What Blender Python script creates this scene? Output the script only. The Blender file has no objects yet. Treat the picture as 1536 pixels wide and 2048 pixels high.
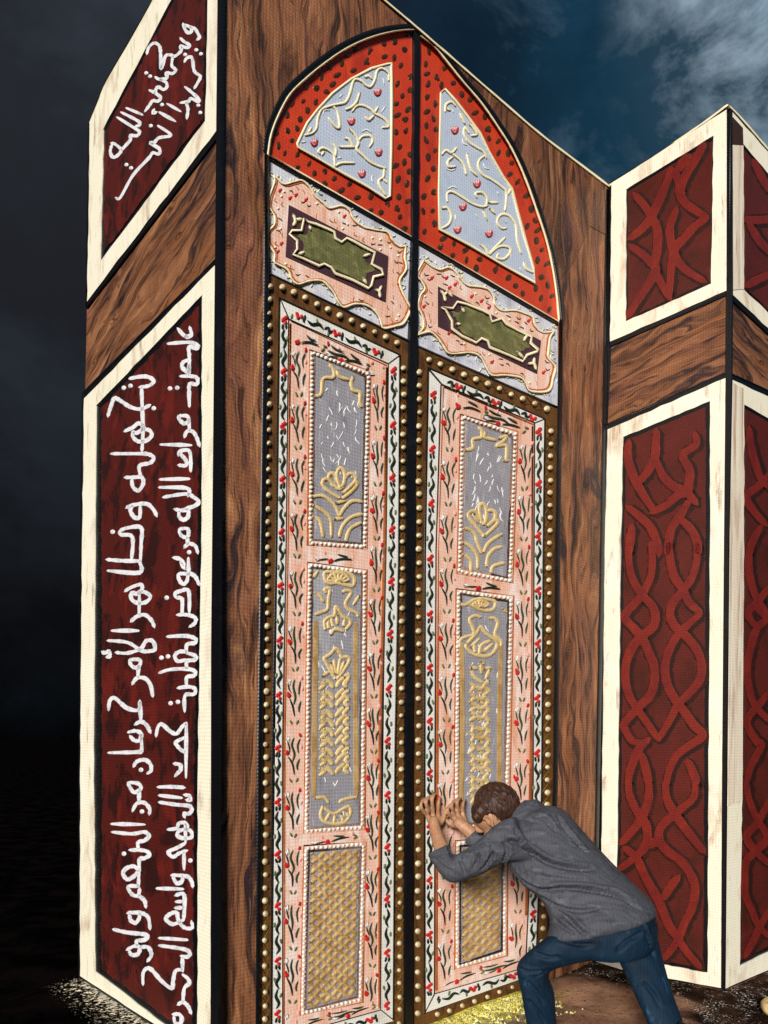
import bpy, bmesh, math, random
from mathutils import Vector, Matrix, noise
from mathutils.bvhtree import BVHTree
random.seed(7)
C = bpy.context.scene.collection
SC = bpy.context.scene

# ------------------------------------------------------------------ camera, world, sun, exposure
F, YH, ROLL, H, CX = 1505.77, 1485.4, 0.0096, 1.45, 768.0
cam_d = bpy.data.cameras.new('camera'); cam = bpy.data.objects.new('camera', cam_d); C.objects.link(cam)
cam.location = (0, 0, H)
cam_d.sensor_fit = 'HORIZONTAL'; cam_d.sensor_width = 36; cam_d.lens = 36 * F / 1536
cam_d.shift_y = (YH - 1024) / 1536; cam_d.clip_end = 2000; cam_d.clip_start = 0.05
cam.matrix_world = Matrix.Translation((0, 0, H)) @ Matrix.Rotation(math.radians(90), 4, 'X') @ Matrix.Rotation(ROLL, 4, 'Z')
SC.camera = cam
SC.view_settings.view_transform = 'Standard'; SC.view_settings.look = 'None'
SC.view_settings.gamma = 1; SC.view_settings.exposure = 0.28
SC.cycles.max_bounces = 4

def lin(h, k=1.0):
    h = h.lstrip('#'); o = []
    for i in (0, 2, 4):
        c = int(h[i:i+2], 16) / 255
        o.append((c / 12.92 if c <= .04045 else ((c + .055) / 1.055) ** 2.4) * k)
    return (*o, 1)

class NT:
    def __init__(s, nt): s.nt = nt; s.n = nt.nodes; s.l = nt.links
    def add(s, t, **kw):
        o = s.n.new(t)
        for k, v in kw.items(): setattr(o, k, v)
        return o
    def link(s, a, b): s.l.new(a, b)
    def ramp(s, fac, stops, interp='LINEAR'):
        r = s.add('ShaderNodeValToRGB'); e = r.color_ramp.elements; r.color_ramp.interpolation = interp
        while len(e) < len(stops): e.new(.5)
        for q, (p, c) in zip(e, stops):
            q.position = p; q.color = c if isinstance(c, tuple) else (c, c, c, 1)
        s.link(fac, r.inputs['Fac']); return r.outputs['Color']
    def mix(s, fac, a, b, mode='MIX'):
        m = s.add('ShaderNodeMix', data_type='RGBA', blend_type=mode)
        for i, v in ((0, fac), (6, a), (7, b)):
            if isinstance(v, (float, int, tuple)): m.inputs[i].default_value = v
            else: s.link(v, m.inputs[i])
        return m.outputs[2]
    def math(s, op, a, b=0.0, c=None):
        m = s.add('ShaderNodeMath', operation=op)
        for i, v in enumerate((a, b) if c is None else (a, b, c)):
            if isinstance(v, (float, int)): m.inputs[i].default_value = v
            else: s.link(v, m.inputs[i])
        return m.outputs[0]
    def noise(s, vec, scale, detail=5, rough=.55, dist=0.0):
        n = s.add('ShaderNodeTexNoise'); n.inputs['Scale'].default_value = scale; n.inputs['Detail'].default_value = detail
        n.inputs['Roughness'].default_value = rough; n.inputs['Distortion'].default_value = dist
        s.link(vec, n.inputs['Vector']); return n.outputs['Fac']
    def mapping(s, vec, scale=(1, 1, 1), loc=(0, 0, 0), rot=(0, 0, 0)):
        m = s.add('ShaderNodeMapping'); m.inputs['Scale'].default_value = scale; m.inputs['Location'].default_value = loc
        m.inputs['Rotation'].default_value = rot; s.link(vec, m.inputs['Vector']); return m.outputs[0]

# night sky: dark at the left, navy with drifting clouds, a paler bank at the upper right
w = bpy.data.worlds.new('World'); SC.world = w; w.use_nodes = True
t = NT(w.node_tree); t.n.clear()
tc = t.add('ShaderNodeTexCoord'); g = tc.outputs['Generated']
sep = t.add('ShaderNodeSeparateXYZ'); t.link(g, sep.inputs[0])
fx = t.ramp(t.math('MULTIPLY_ADD', sep.outputs[0], .9, .5), [(.12, lin('292e35')), (.34, lin('262b32')), (.5, lin('111d2a')), (.6, lin('122b3e')), (.7, lin('193f57')), (.8, lin('1e4256'))])
dk = t.ramp(sep.outputs[2], [(0.0, .03), (.12, .16), (.34, .5), (.6, 1.0)])
col = t.mix(1.0, fx, dk, 'MULTIPLY')
v1 = t.mapping(g, (1, 1, 1.5), (.3, .1, .7), (0, .5, 0))
n1 = t.noise(v1, 5.2, 10, .66, .5); n2 = t.noise(t.mapping(g, (1, 1, 1.3), (2, 1, 3)), 3.1, 6, .6, .3)
col = t.mix(t.ramp(n2, [(.45, 0.0), (.6, .8)]), col, t.mix(1.0, col, (.5, .42, .4, 1), 'MULTIPLY'))
right = t.ramp(sep.outputs[0], [(-.02, .03), (.12, 1.0)])
cl = t.math('MULTIPLY', t.ramp(n1, [(.47, 0.0), (.68, .55)]), right)
col = t.mix(cl, col, lin('4b6070'))
d = t.add('ShaderNodeVectorMath', operation='DOT_PRODUCT'); t.link(g, d.inputs[0])
bd = Vector((.62, 1, 1.04)).normalized(); d.inputs[1].default_value = bd
bank = t.ramp(d.outputs['Value'], [(.978, 0.0), (.9975, .8)])
bank = t.math('MULTIPLY', bank, t.ramp(n1, [(.38, 0.05), (.62, 1.0)]))
col = t.mix(bank, col, lin('a9bccb'))
bg = t.add('ShaderNodeBackground'); t.link(col, bg.inputs[0]); bg.inputs[1].default_value = 1.15
out = t.add('ShaderNodeOutputWorld'); t.link(bg.outputs[0], out.inputs[0])

sun_d = bpy.data.lights.new('sun', 'SUN'); sun = bpy.data.objects.new('sun', sun_d); C.objects.link(sun)
sun_d.energy = 4.2; sun_d.angle = math.radians(14); sun_d.color = (1, .975, .925)
AZ, EL = math.radians(-13), math.radians(17)      # low light from behind the viewer's left shoulder
sdir = Vector((-math.sin(AZ) * math.cos(EL) * -1, -math.cos(AZ) * math.cos(EL), math.sin(EL)))
sun.location = sdir * 30
sun.rotation_euler = sdir.to_track_quat('Z', 'Y').to_euler()

# ------------------------------------------------------------------ projection on to the real walls
cr, sr = math.cos(ROLL), math.sin(ROLL)
O = Vector((0, 0, H))
def ray(px, py):
    dx, dy = px - CX, py - YH
    return Vector(((dx * cr + dy * sr) / F, 1, -(-dx * sr + dy * cr) / F))
class Wall:
    def __init__(s, p, d):
        s.p = Vector(p); s.d = Vector(d).normalized(); n = Vector((s.d.y, -s.d.x, 0))
        s.n = n if n.dot(O - s.p) > 0 else -n
    def at(s, q, off=0.0):
        r = ray(*q); k = s.p + s.n * off
        return O + r * ((k - O).dot(s.n) / r.dot(s.n))
    def uv(s, v): return ((v - s.p).dot(s.d), v.z)
dR = ((2590.5 - CX) / F, 1, 0); dL = ((-476 - CX) / F, 1, 0)
r_ = ray(840, 2047)
WM = Wall(O + r_ * (-H / r_.z), dR)
WL = Wall(WM.at((437, 1000)), dL); WR = Wall(WM.at((1213, 1000)), dL); WS = Wall(WR.at((1453, 1000)), dR)

# ------------------------------------------------------------------ materials
MATS = {}
def weave(t, vec, col, k, bump_h=None):
    """woven canvas grain of the painted surfaces"""
    wv = []
    for ax in ('X', 'Y'):
        a = t.add('ShaderNodeTexWave', wave_type='BANDS', bands_direction=ax); a.inputs['Scale'].default_value = 19.0
        a.inputs['Distortion'].default_value = 2.2; a.inputs['Detail'].default_value = 1; a.inputs['Detail Scale'].default_value = 2
        t.link(vec, a.inputs['Vector']); wv.append(a.outputs['Fac'])
    h = t.math('MULTIPLY_ADD', wv[1], .75, t.math('MULTIPLY', wv[0], .5))
    fine = t.noise(vec, 240, 2, .6)
    h = t.math('ADD', h, t.math('MULTIPLY', fine, .7))
    sh = t.ramp(h, [(.25, 1 - k), (1.0, 1.0)])
    return t.mix(1.0, col, sh, 'MULTIPLY'), h

def finish(m, t, col, rough, spec, h=None, bump=.25, dist=.004, metal=0):
    b = t.add('ShaderNodeBsdfPrincipled'); o = t.add('ShaderNodeOutputMaterial')
    if isinstance(col, tuple): b.inputs['Base Color'].default_value = col
    else: t.link(col, b.inputs['Base Color'])
    b.inputs['Roughness'].default_value = rough; b.inputs['Specular IOR Level'].default_value = spec
    if h is not None:
        bp = t.add('ShaderNodeBump'); bp.inputs['Strength'].default_value = bump; bp.inputs['Distance'].default_value = dist
        t.link(h, bp.inputs['Height']); t.link(bp.outputs[0], b.inputs['Normal'])
    t.link(b.outputs[0], o.inputs[0]); return m

def paint(name, base, patches=(), k=.22, rough=.55, spec=.35, uv=True, bump=.3):
    """hand-brushed paint; patches = (colour, scale, stretch, lo, hi, strength)"""
    if name in MATS: return MATS[name]
    m = bpy.data.materials.new(name); m.use_nodes = True; t = NT(m.node_tree); t.n.clear()
    vec = t.add('ShaderNodeTexCoord').outputs['UV' if uv else 'Object']
    col = lin(base)
    i = 0
    for c, sc, st, lo, hi, sg in patches:
        i += 3.7
        n = t.noise(t.mapping(vec, st, (i, i * 1.3, i)), sc, 6, .62, .4)
        col = t.mix(t.ramp(n, [(lo, 0.0), (hi, sg)]), col, lin(c))
    if isinstance(col, tuple): col = t.mix(0.0, col, col)
    col, h = weave(t, vec, col, k)
    MATS[name] = finish(m, t, col, rough, spec, h, bump * .6)
    return MATS[name]

def wood(name, horiz=False, dark=1.0, tilt=0.0):
    m = bpy.data.materials.new(name); m.use_nodes = True; t = NT(m.node_tree); t.n.clear()
    vec = t.add('ShaderNodeTexCoord').outputs['UV']
    if horiz: vec = t.mapping(vec, rot=(0, 0, math.radians(90 + tilt)))
    wob = t.noise(t.mapping(vec, (2.2, .7, 1)), 1.6, 3)
    wv = t.add('ShaderNodeVectorMath', operation='ADD'); t.link(vec, wv.inputs[0])
    cmb = t.add('ShaderNodeCombineXYZ'); t.link(t.math('MULTIPLY', wob, .35), cmb.inputs[0]); t.link(cmb.outputs[0], wv.inputs[1]); vec2 = wv.outputs[0]
    n1 = t.noise(t.mapping(vec2, (15, 1.5, 1)), 1, 7, .62, .7)
    col = t.ramp(n1, [(.28, lin('2b1b15', dark)), (.4, lin('5f3c2a', dark)), (.5, lin('875639', dark)), (.6, lin('a06a48', dark)), (.72, lin('c48d60', dark))])
    n2 = t.noise(t.mapping(vec2, (9, 1.1, 1), (5, 2, 0)), 1, 5, .6, .6)
    col = t.mix(t.ramp(n2, [(.56, 0.0), (.68, .5)]), col, lin('9f5c28', dark))
    n3 = t.noise(t.mapping(vec2, (11, 1.3, 1), (9, 7, 0)), 1, 6, .6, .8)
    col = t.mix(t.ramp(n3, [(.555, 0.0), (.635, .92)]), col, lin('2b2025', dark))
    n5 = t.noise(t.mapping(vec2, (5, .9, 1), (1, 17, 0)), 1, 4, .6, .8)
    col = t.mix(t.ramp(n5, [(.55, 0.0), (.72, .6)]), col, lin('8f5748', dark))
    n4 = t.noise(t.mapping(vec2, (46, 3.4, 1), (3, 1, 0)), 1, 4, .7, .5)
    col = t.mix(t.ramp(n4, [(.37, .8), (.46, 0.0)]), col, lin('241812', dark))
    col = t.mix(t.ramp(n4, [(.58, 0.0), (.74, .5)]), col, lin('c49064', dark))
    vor = t.add('ShaderNodeTexVoronoi', feature='F1'); vor.inputs['Scale'].default_value = 1
    t.link(t.mapping(vec2, (9, 1.5, 1), (2, 2, 0)), vor.inputs['Vector'])
    knot = t.ramp(vor.outputs['Distance'], [(.06, .85), (.17, 0.0)])
    col = t.mix(knot, col, lin('231a1c', dark))
    col, h = weave(t, t.add('ShaderNodeTexCoord').outputs['UV'], col, .3)
    h = t.math('ADD', h, t.math('MULTIPLY', n4, 1.5))
    return finish(m, t, col, .5, .4, h, .35)

W_V = wood('painted_wood_upright'); W_H = wood('painted_wood_beam', True, .86, 8); W_D = wood('painted_wood_spandrel', False, .72)
CREAM = paint('cream_paint', 'f3ead2', [('c2a184', 2.6, (3, 1.2, 1), .54, .7, .75), ('8e6a55', 6, (3, .5, 1), .6, .7, .7), ('a98467', 16, (2, .4, 1), .62, .7, .5), ('fbf6e6', 3, (1, 1, 1), .5, .7, .6)], .16)
CREAM2 = paint('streaked_cream_paint', 'e6d6bf', [('b3907c', 2.4, (8, .6, 1), .48, .62, .8), ('f4ecd8', 4, (8, .5, 1), .5, .64, .8)], .16)
BLACK = paint('black_paint', '0b0b0f', [('20222b', 9, (1, 1, 1), .58, .75, .6)], .3, .38, .5)
FIELD = paint('dark_red_board', '521a15', [('2d1412', 6.5, (1, .8, 1), .5, .56, .9), ('6b2019', 4.5, (1.4, .8, 1), .54, .62, .8)], .3, .45, .4)
FIELD2 = paint('brown_red_board', '571e17', [('3c190f', 3, (1, 1, 1), .48, .66, .8), ('64201c', 5, (1, 1, 1), .54, .66, .6)], .34, .45, .4)
STRAP = paint('red_strapwork', '792319', [('671b18', 6, (1, 1, 1), .45, .6, .8), ('8c2d1b', 7, (1, 1, 1), .58, .7, .7)], .34, .42, .45)
STRAP_SHADE = paint('strapwork_shade', '2c130d', [('47180f', 8, (1, 1, 1), .5, .65, .7)], .3)  # shadow outline of the straps, put into the colour
WHITE = paint('white_lettering', 'ecebee', [('bfc0c8', 20, (1, 1, 1), .5, .62, .7), ('ffffff', 14, (1, 1, 1), .55, .65, .6)], .12, .4, .5)
GOLD = paint('raised_gold_paint', 'd9bc85', [('bb9857', 12, (1, 1, 1), .52, .66, .7), ('e6cf9c', 16, (1, 1, 1), .55, .68, .7)], .1, .42, .5)
NETG = paint('hammered_gold', 'c6a068', [('a47c45', 9, (1, 1, 1), .48, .62, .8), ('d6b884', 14, (1, 1, 1), .56, .68, .7)], .14, .42, .5)
LGOLD = paint('pale_gold_line', 'f4e6bd', [('dcc28c', 14, (1, 1, 1), .57, .7, .6)], .1, .42, .5)
STUD = paint('cream_stud', 'e2cfa4', [('b99d70', 9, (1, 1, 1), .52, .66, .6)], .08, .35, .6)
PEARL = paint('pearl_white', 'f1e9dc', [('d8b9a2', 12, (1, 1, 1), .55, .68, .6)], .08, .35, .6)
BAND = paint('brown_band', '69441f', [('3e2614', 5, (4, 1.4, 1), .46, .62, .85), ('7a4a1f', 6, (3, 1, 1), .56, .7, .8)], .28)
OLIVE = paint('olive_gold_line', '8d6a1d', [('5f4514', 9, (1, 1, 1), .48, .62, .7), ('b08a30', 12, (1, 1, 1), .58, .7, .7)], .2)
STRIP = paint('white_border', 'ebe7de', [('cfc7ba', 5, (1, 1, 1), .52, .68, .7)], .2)
PINK = paint('pink_panel', 'f1c2ac', [('df9870', 3.4, (5, .8, 1), .52, .66, .8), ('d98a5e', 9, (3, 1, 1), .58, .7, .6), ('f8e4da', 6, (2, .8, 1), .5, .64, .85)], .22)
ORANGE = paint('orange_outline', 'b8642f', [('8a4420', 6, (1, 1, 1), .5, .62, .8), ('d88a50', 9, (1, 1, 1), .56, .68, .7)], .2)
BROWNL = paint('brown_outline', '3c241a', [('6d3d22', 7, (1, 1, 1), .52, .64, .7)], .25)
SILVER = paint('silver_panel', '9b979d', [('c9c7cb', 14, (3, .6, 1), .58, .7, .7), ('bdbbc0', 3, (2, .8, 1), .55, .72, .75), ('7d7980', 6, (3, 1, 1), .55, .68, .7)], .32, .4, .5)
WASH = paint('silver_white_surround', 'd6d6de', [('a5a4b2', 9, (1, 1, 1), .5, .66, .8), ('efe3c4', 6, (1, 1, 1), .6, .68, .8)], .2)
RED = paint('vermilion_frame', 'cb3d20', [('a62c1c', 2.6, (2, 1, 1), .54, .68, .7), ('d94f22', 5, (1.5, 1, 1), .54, .66, .7)], .3, .4, .5)
SPOT = paint('brown_spot', '4a2b1a', [('2f1b13', 30, (1, 1, 1), .48, .6, .7)], .1, .25, .6)
BLUE = paint('pale_blue_light', 'bcc7d8', [('c6cede', 3.5, (1, 1, 1), .5, .64, .8), ('9fb0cf', 5, (1, 1, 1), .56, .7, .6)], .24, .45, .4)
TULIP = paint('red_petal', 'cf2a26', [('a51d1c', 25, (1, 1, 1), .5, .62, .6)], .1, .4, .5)
PTULIP = paint('pink_petal', 'f3a9a0', [], .1)
STEM = paint('black_green_stem', '17201a', [('24382b', 20, (1, 1, 1), .48, .6, .7)], .1, .45, .4)
LEAF = paint('green_leaf', '2c4a35', [('1c3124', 20, (1, 1, 1), .48, .6, .7)], .1)
OLEAF = paint('olive_leaf', '727b52', [('565f3c', 20, (1, 1, 1), .48, .6, .7)], .1)
WPAINT = paint('white_brush_stroke', 'f2f0ee', [], .08)
PURPLE = paint('purple_ground', '4a2d37', [('37212b', 6, (1, 1, 1), .5, .64, .7)], .3)
GREEN = paint('moss_green_centre', '6b6840', [('8a8552', 14, (1, 2, 1), .48, .62, .8), ('46532e', 9, (2, 1, 1), .55, .68, .7)], .25)

# ------------------------------------------------------------------ mesh helpers
def tag(o, label=None, cat=None, group=None, kind=None):
    for k, v in (('label', label), ('category', cat), ('group', group), ('kind', kind)):
        if v: o[k] = v
    return o
def thing(name, loc, label, cat, group=None):
    o = bpy.data.objects.new(name, None); C.objects.link(o); o.location = loc; o.empty_display_size = .2
    return tag(o, label, cat, group)

class MB:
    def __init__(s): s.v = []; s.f = []; s.uv = []; s.mi = []; s.mats = []; s.sm = []
    def m(s, mat):
        if mat not in s.mats: s.mats.append(mat)
        return s.mats.index(mat)
    def add(s, vs, fs, mat, wall=None, smooth=False):
        b = len(s.v); i = s.m(mat)
        for v in vs:
            s.v.append(Vector(v)); s.uv.append(wall.uv(v) if wall else (v[0], v[2]))
        for f in fs: s.f.append([b + k for k in f]); s.mi.append(i); s.sm.append(smooth)
    def slab(s, poly, wall, off, th, mat, back=False):
        fr = [wall.at(p, off) for p in poly]
        nrm = sum(((fr[i] - fr[0]).cross(fr[(i + 1) % len(fr)] - fr[0]) for i in range(1, len(fr))), Vector())
        if nrm.dot(wall.n) < 0: fr.reverse()
        n = len(fr); bk = [v - wall.n * th for v in fr]
        fs = [list(range(n))] + [[i, i + n, (i + 1) % n + n, (i + 1) % n] for i in range(n)]
        if back: fs.append([n + i for i in reversed(range(n))])
        s.add(fr + bk, fs, mat, wall)
    def ring(s, outer, inner, wall, off, th, mat):
        n = len(outer)
        a = [wall.at(p, off) for p in outer]; b = [wall.at(p, off) for p in inner]
        vs = a + b + [v - wall.n * th for v in a] + [v - wall.n * th for v in b]
        fs = []
        for i in range(n):
            j = (i + 1) % n
            fs += [[i, j, n + j, n + i], [i, 2 * n + i, 2 * n + j, j], [n + i, n + j, 3 * n + j, 3 * n + i]]
        s.add(vs, fs, mat, wall)
    def ribbon(s, pts, wd, wall, off, ht, mat, taper=0.0, smooth=True, curve=True, jit=0.0, flat=False):
        """raised stroke of paint lying on the wall"""
        p = spline(pts, 5 if curve else 1)
        n = len(p)
        if n < 2: return
        prof = [(-1, 0), (-.62, .8), (0, 1), (.62, .8), (1, 0)]
        if flat: prof = [(-1, 0), (-.86, 1), (0, 1), (.86, 1), (1, 0)]; smooth = False
        vs = []
        for i, q in enumerate(p):
            a = p[max(0, i - 1)]; b = p[min(n - 1, i + 1)]
            tx, ty = b[0] - a[0], b[1] - a[1]; l = math.hypot(tx, ty) or 1
            nx, ny = -ty / l, tx / l
            k = i / (n - 1)
            wv = wd / 2 * (1 - taper * abs(2 * k - 1) ** 2) * (1 + jit * random.uniform(-1, 1))
            if i == 0 or i == n - 1:      # rounded end
                wv *= .75
            for (c, hh) in prof:
                vs.append(wall.at((q[0] + nx * c * wv, q[1] + ny * c * wv), off + hh * ht))
        fs = []
        for i in range(n - 1):
            for k in range(4):
                a = i * 5 + k; fs.append([a, a + 1, a + 6, a + 5])
        # end caps
        for e, sg in ((0, -1), (n - 1, 1)):
            q = p[e]; o = p[1] if e == 0 else p[n - 2]
            tx, ty = q[0] - o[0], q[1] - o[1]; l = math.hypot(tx, ty) or 1
            vs.append(wall.at((q[0] + tx / l * wd * .38, q[1] + ty / l * wd * .38), off))
            tip = len(vs) - 1
            for k in range(4): fs.append([e * 5 + k, e * 5 + k + 1, tip])
        s.add(vs, fs, mat, wall, smooth)
    def dome(s, c, rx, ry, wall, off, ht, mat, ang=0.0, seg=8, rings=3):
        vs = []; fs = []
        ca, sa = math.cos(ang), math.sin(ang)
        for r in range(rings):
            a = math.pi / 2 * r / rings
            for k in range(seg):
                b = 2 * math.pi * k / seg
                x, y = rx * math.cos(a) * math.cos(b), ry * math.cos(a) * math.sin(b)
                vs.append(wall.at((c[0] + x * ca - y * sa, c[1] + x * sa + y * ca), off + ht * math.sin(a)))
        vs.append(wall.at(c, off + ht)); tip = len(vs) - 1
        for r in range(rings - 1):
            for k in range(seg):
                j = (k + 1) % seg; fs.append([r * seg + k, r * seg + j, (r + 1) * seg + j, (r + 1) * seg + k])
        for k in range(seg): fs.append([(rings - 1) * seg + k, (rings - 1) * seg + (k + 1) % seg, tip])
        s.add(vs, fs, mat, wall, True)
    def build(s, name, parent=None, origin=None, label=None):
        if origin is None: origin = ROOTLOC.get(parent.name, Vector()) if parent else Vector()
        me = bpy.data.meshes.new(name)
        me.from_pydata([v - origin for v in s.v], [], s.f)
        for m in s.mats: me.materials.append(m)
        me.polygons.foreach_set('material_index', s.mi); me.polygons.foreach_set('use_smooth', s.sm)
        ul = me.uv_layers.new(name='UVMap')
        for l in me.loops: ul.data[l.index].uv = s.uv[l.vertex_index]
        bm = bmesh.new(); bm.from_mesh(me); bmesh.ops.recalc_face_normals(bm, faces=bm.faces) if False else None
        bm.free(); me.update()
        o = bpy.data.objects.new(name, me); C.objects.link(o)
        if parent: o.parent = parent; ROOTLOC[o.name] = origin
        else: o.location = origin
        if label: o['label'] = label
        return o
ROOTLOC = {}
def root(name, loc, *a):
    o = thing(name, loc, *a); ROOTLOC[o.name] = Vector(loc); return o

def spline(p, sub):
    p = [tuple(q) for q in p]
    if len(p) < 3 or sub < 2:
        if len(p) == 2 and sub > 1:
            return [tuple(x + (y - x) * k / 3 for x, y in zip(p[0], p[1])) for k in range(4)]
        return p
    o = []
    for i in range(len(p) - 1):
        p0, p1, p2, p3 = p[max(0, i - 1)], p[i], p[i + 1], p[min(len(p) - 1, i + 2)]
        for k in range(sub):
            t = k / sub; t2 = t * t; t3 = t2 * t
            o.append(tuple(.5 * (2 * b + (c - a) * t + (2 * a - 5 * b + 4 * c - d) * t2 + (3 * b - a - 3 * c + d) * t3) for a, b, c, d in zip(p0, p1, p2, p3)))
    o.append(p[-1]); return o

def strokes(txt, ox, oy, sc):
    """'x,y x,y ...; ...' in enlarged-crop coordinates -> photo pixels"""
    out = []
    for st in txt.replace('\n', ' ').split(';'):
        st = st.split()
        if st: out.append([(ox + float(a) / sc, oy + float(b) / sc) for a, b in (q.split(',') for q in st)])
    return out
def inpoly(p, poly):
    x, y = p; c = False; n = len(poly)
    for i in range(n):
        (x1, y1), (x2, y2) = poly[i], poly[i - 1]
        if (y1 > y) != (y2 > y) and x < (x2 - x1) * (y - y1) / (y2 - y1) + x1: c = not c
    return c
def lerp(a, b, k): return (a[0] + (b[0] - a[0]) * k, a[1] + (b[1] - a[1]) * k)
def plen(p): return sum(math.dist(p[i], p[i + 1]) for i in range(len(p) - 1))
def along(p, dist):
    for i in range(len(p) - 1):
        l = math.dist(p[i], p[i + 1])
        if dist <= l or i == len(p) - 2:
            q = lerp(p[i], p[i + 1], dist / l); tx, ty = (p[i + 1][0] - p[i][0]) / l, (p[i + 1][1] - p[i][1]) / l
            return q, (tx, ty)
        dist -= l
def closed(p): return p + [p[0]]
def wobble(p, step=14, amp=.8):
    """hand-painted edge: subdivide and jitter an outline slightly"""
    o = []; n = len(p)
    for i in range(n):
        a, b = p[i], p[(i + 1) % n]; k = max(1, int(math.dist(a, b) / step))
        for j in range(k):
            q = lerp(a, b, j / k); jx = random.uniform(-amp, amp) if j else 0
            o.append((q[0] + jx, q[1] + (random.uniform(-amp, amp) if j else 0)))
    return o
def wob_ring(o, i, step=22, amp=.9):
    O2, I2 = [], []; n = len(o)
    for k in range(n):
        a, b, c, d = o[k], o[(k + 1) % n], i[k], i[(k + 1) % n]
        m = max(1, int(math.dist(a, b) / step))
        for j in range(m):
            f = j / m; q, r = lerp(a, b, f), lerp(c, d, f); e = amp if j else 0
            O2.append((q[0] + random.uniform(-e, e), q[1] + random.uniform(-e, e)))
            I2.append((r[0] + random.uniform(-e, e), r[1] + random.uniform(-e, e)))
    return O2, I2

# ------------------------------------------------------------------ ground
BASE = [(WL, (160, 1952)), (WL, (309, 2048)), (WM, (854, 2050)), (WM, (1043, 1981)), (WM, (1190, 1923)), (WR, (1243, 1940)), (WR, (1441, 1978)), (WS, (1450, 1979)), (WS, (1536, 1940))]
BP = [(wl.at(q), wl) for wl, q in BASE]
def gz(x, y):
    sw, sz = .02, 0.0
    for p, _ in BP:
        d2 = (p.x - x) ** 2 + (p.y - y) ** 2 + .004
        sw += .05 / d2; sz += .05 / d2 * (p.z - .012)
    return sz / sw + .012 * noise.noise((x * 3.1, y * 3.1, 2.2)) * min(1, abs(y) / 2)
def build_ground():
    xs = [-900, -200, -60, -20, -9, -5] + [-3.5 + i * .07 for i in range(101)] + [5, 9, 20, 60, 200, 900]
    ys = [-300, -60, -15, -4, -1, .6] + [1.2 + i * .07 for i in range(72)] + [7, 9, 14, 30, 80, 250, 1200]
    vs = [(x, y, gz(x, y) if -4 < x < 5.1 and 0 < y < 7 else 0) for y in ys for x in xs]
    nx = len(xs)
    fs = [[j * nx + i, j * nx + i + 1, (j + 1) * nx + i + 1, (j + 1) * nx + i] for j in range(len(ys) - 1) for i in range(nx - 1)]
    m = bpy.data.materials.new('dark_soil'); m.use_nodes = True; t = NT(m.node_tree); t.n.clear()
    vec = t.add('ShaderNodeTexCoord').outputs['Object']
    n1 = t.noise(vec, 3.2, 7, .65, .4); n2 = t.noise(vec, 34, 5, .7, .2); n3 = t.noise(t.mapping(vec, loc=(4, 4, 4)), 75, 4, .75)
    # trodden brown earth in front of the doors, near-black soil round it
    sp = t.add('ShaderNodeVectorMath', operation='DISTANCE'); t.link(vec, sp.inputs[0]); sp.inputs[1].default_value = (1.12, 4.1, 0)
    near = t.ramp(t.math('ADD', sp.outputs['Value'], t.math('MULTIPLY_ADD', n1, .5, -.25)), [(.42, 1.0), (.62, 0.0)])
    brown = t.mix(t.ramp(n1, [(.4, 0.0), (.62, 1.0)]), lin('97735a', 1.7), lin('6c5040', 1.7))
    brown = t.mix(t.ramp(n2, [(.55, 0.0), (.66, .7)]), brown, lin('2f201a'))
    brown = t.mix(t.ramp(n3, [(.7, 0.0), (.76, .5)]), brown, lin('e8dccb'))
    far_d = t.ramp(sp.outputs['Value'], [(1.6 / 4, 1.0), (2.4 / 4, 0.0)])
    sp4 = t.math('MULTIPLY', sp.outputs['Value'], .25)
    dirt = t.mix(t.ramp(sp4, [(.38, 0.0), (.52, 1.0)]), lin('4a3629'), lin('050506'))
    dirt = t.mix(t.ramp(n1, [(.45, 0.0), (.6, .8)]), dirt, lin('17110f'))
    chip = t.math('MULTIPLY', t.ramp(n3, [(.57, 0.0), (.62, 1.0)]), t.ramp(t.noise(t.mapping(vec, loc=(9, 2, 1)), 9, 4, .6), [(.47, 0.0), (.58, 1.0)]))
    ext = t.ramp(sp4, [(.6, 1.0), (.72, 0.0)])
    sx = t.add('ShaderNodeSeparateXYZ'); t.link(vec, sx.inputs[0])
    dirt = t.mix(t.math('MULTIPLY', chip, t.ramp(t.math('MULTIPLY_ADD', sx.outputs[0], .25, .5), [(.155, 0.0), (.2, 1.0)])), dirt, lin('f2eadc', 1.6))
    # pale chalky grit along the foot of the lettered wall, yellow moss stain along the right door leaf
    def from_wall(p, n):
        q = t.add('ShaderNodeVectorMath', operation='SUBTRACT'); t.link(vec, q.inputs[0]); q.inputs[1].default_value = p
        d_ = t.add('ShaderNodeVectorMath', operation='DOT_PRODUCT'); t.link(q.outputs[0], d_.inputs[0]); d_.inputs[1].default_value = n
        return d_.outputs['Value']
    dl = from_wall(WL.p, WL.n); bnd = t.math('MULTIPLY', t.ramp(t.math('ADD', dl, .1), [(.05, 0.0), (.08, 1.0), (.34, 0.0)]), t.ramp(t.math('MULTIPLY', from_wall(WL.p, WL.d), .3), [(.0, 0.0), (.02, 1.0), (.47, 1.0), (.53, 0.0)]))
    n5 = t.noise(t.mapping(vec, loc=(3, 8, 1)), 42, 6, .75)
    grit = t.ramp(t.math('MULTIPLY_ADD', bnd, .16, n5), [(.62, 0.0), (.67, 1.0)])
    dirt = t.mix(t.math('MULTIPLY', grit, t.ramp(bnd, [(0.0, 0.0), (.1, 1.0)])), dirt, lin('efe2c8', 1.7))
    col = t.mix(near, dirt, brown)
    dm = from_wall(WM.p, WM.n); dmd = t.math('MULTIPLY_ADD', from_wall(WM.p, WM.d), .25, .25)
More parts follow.
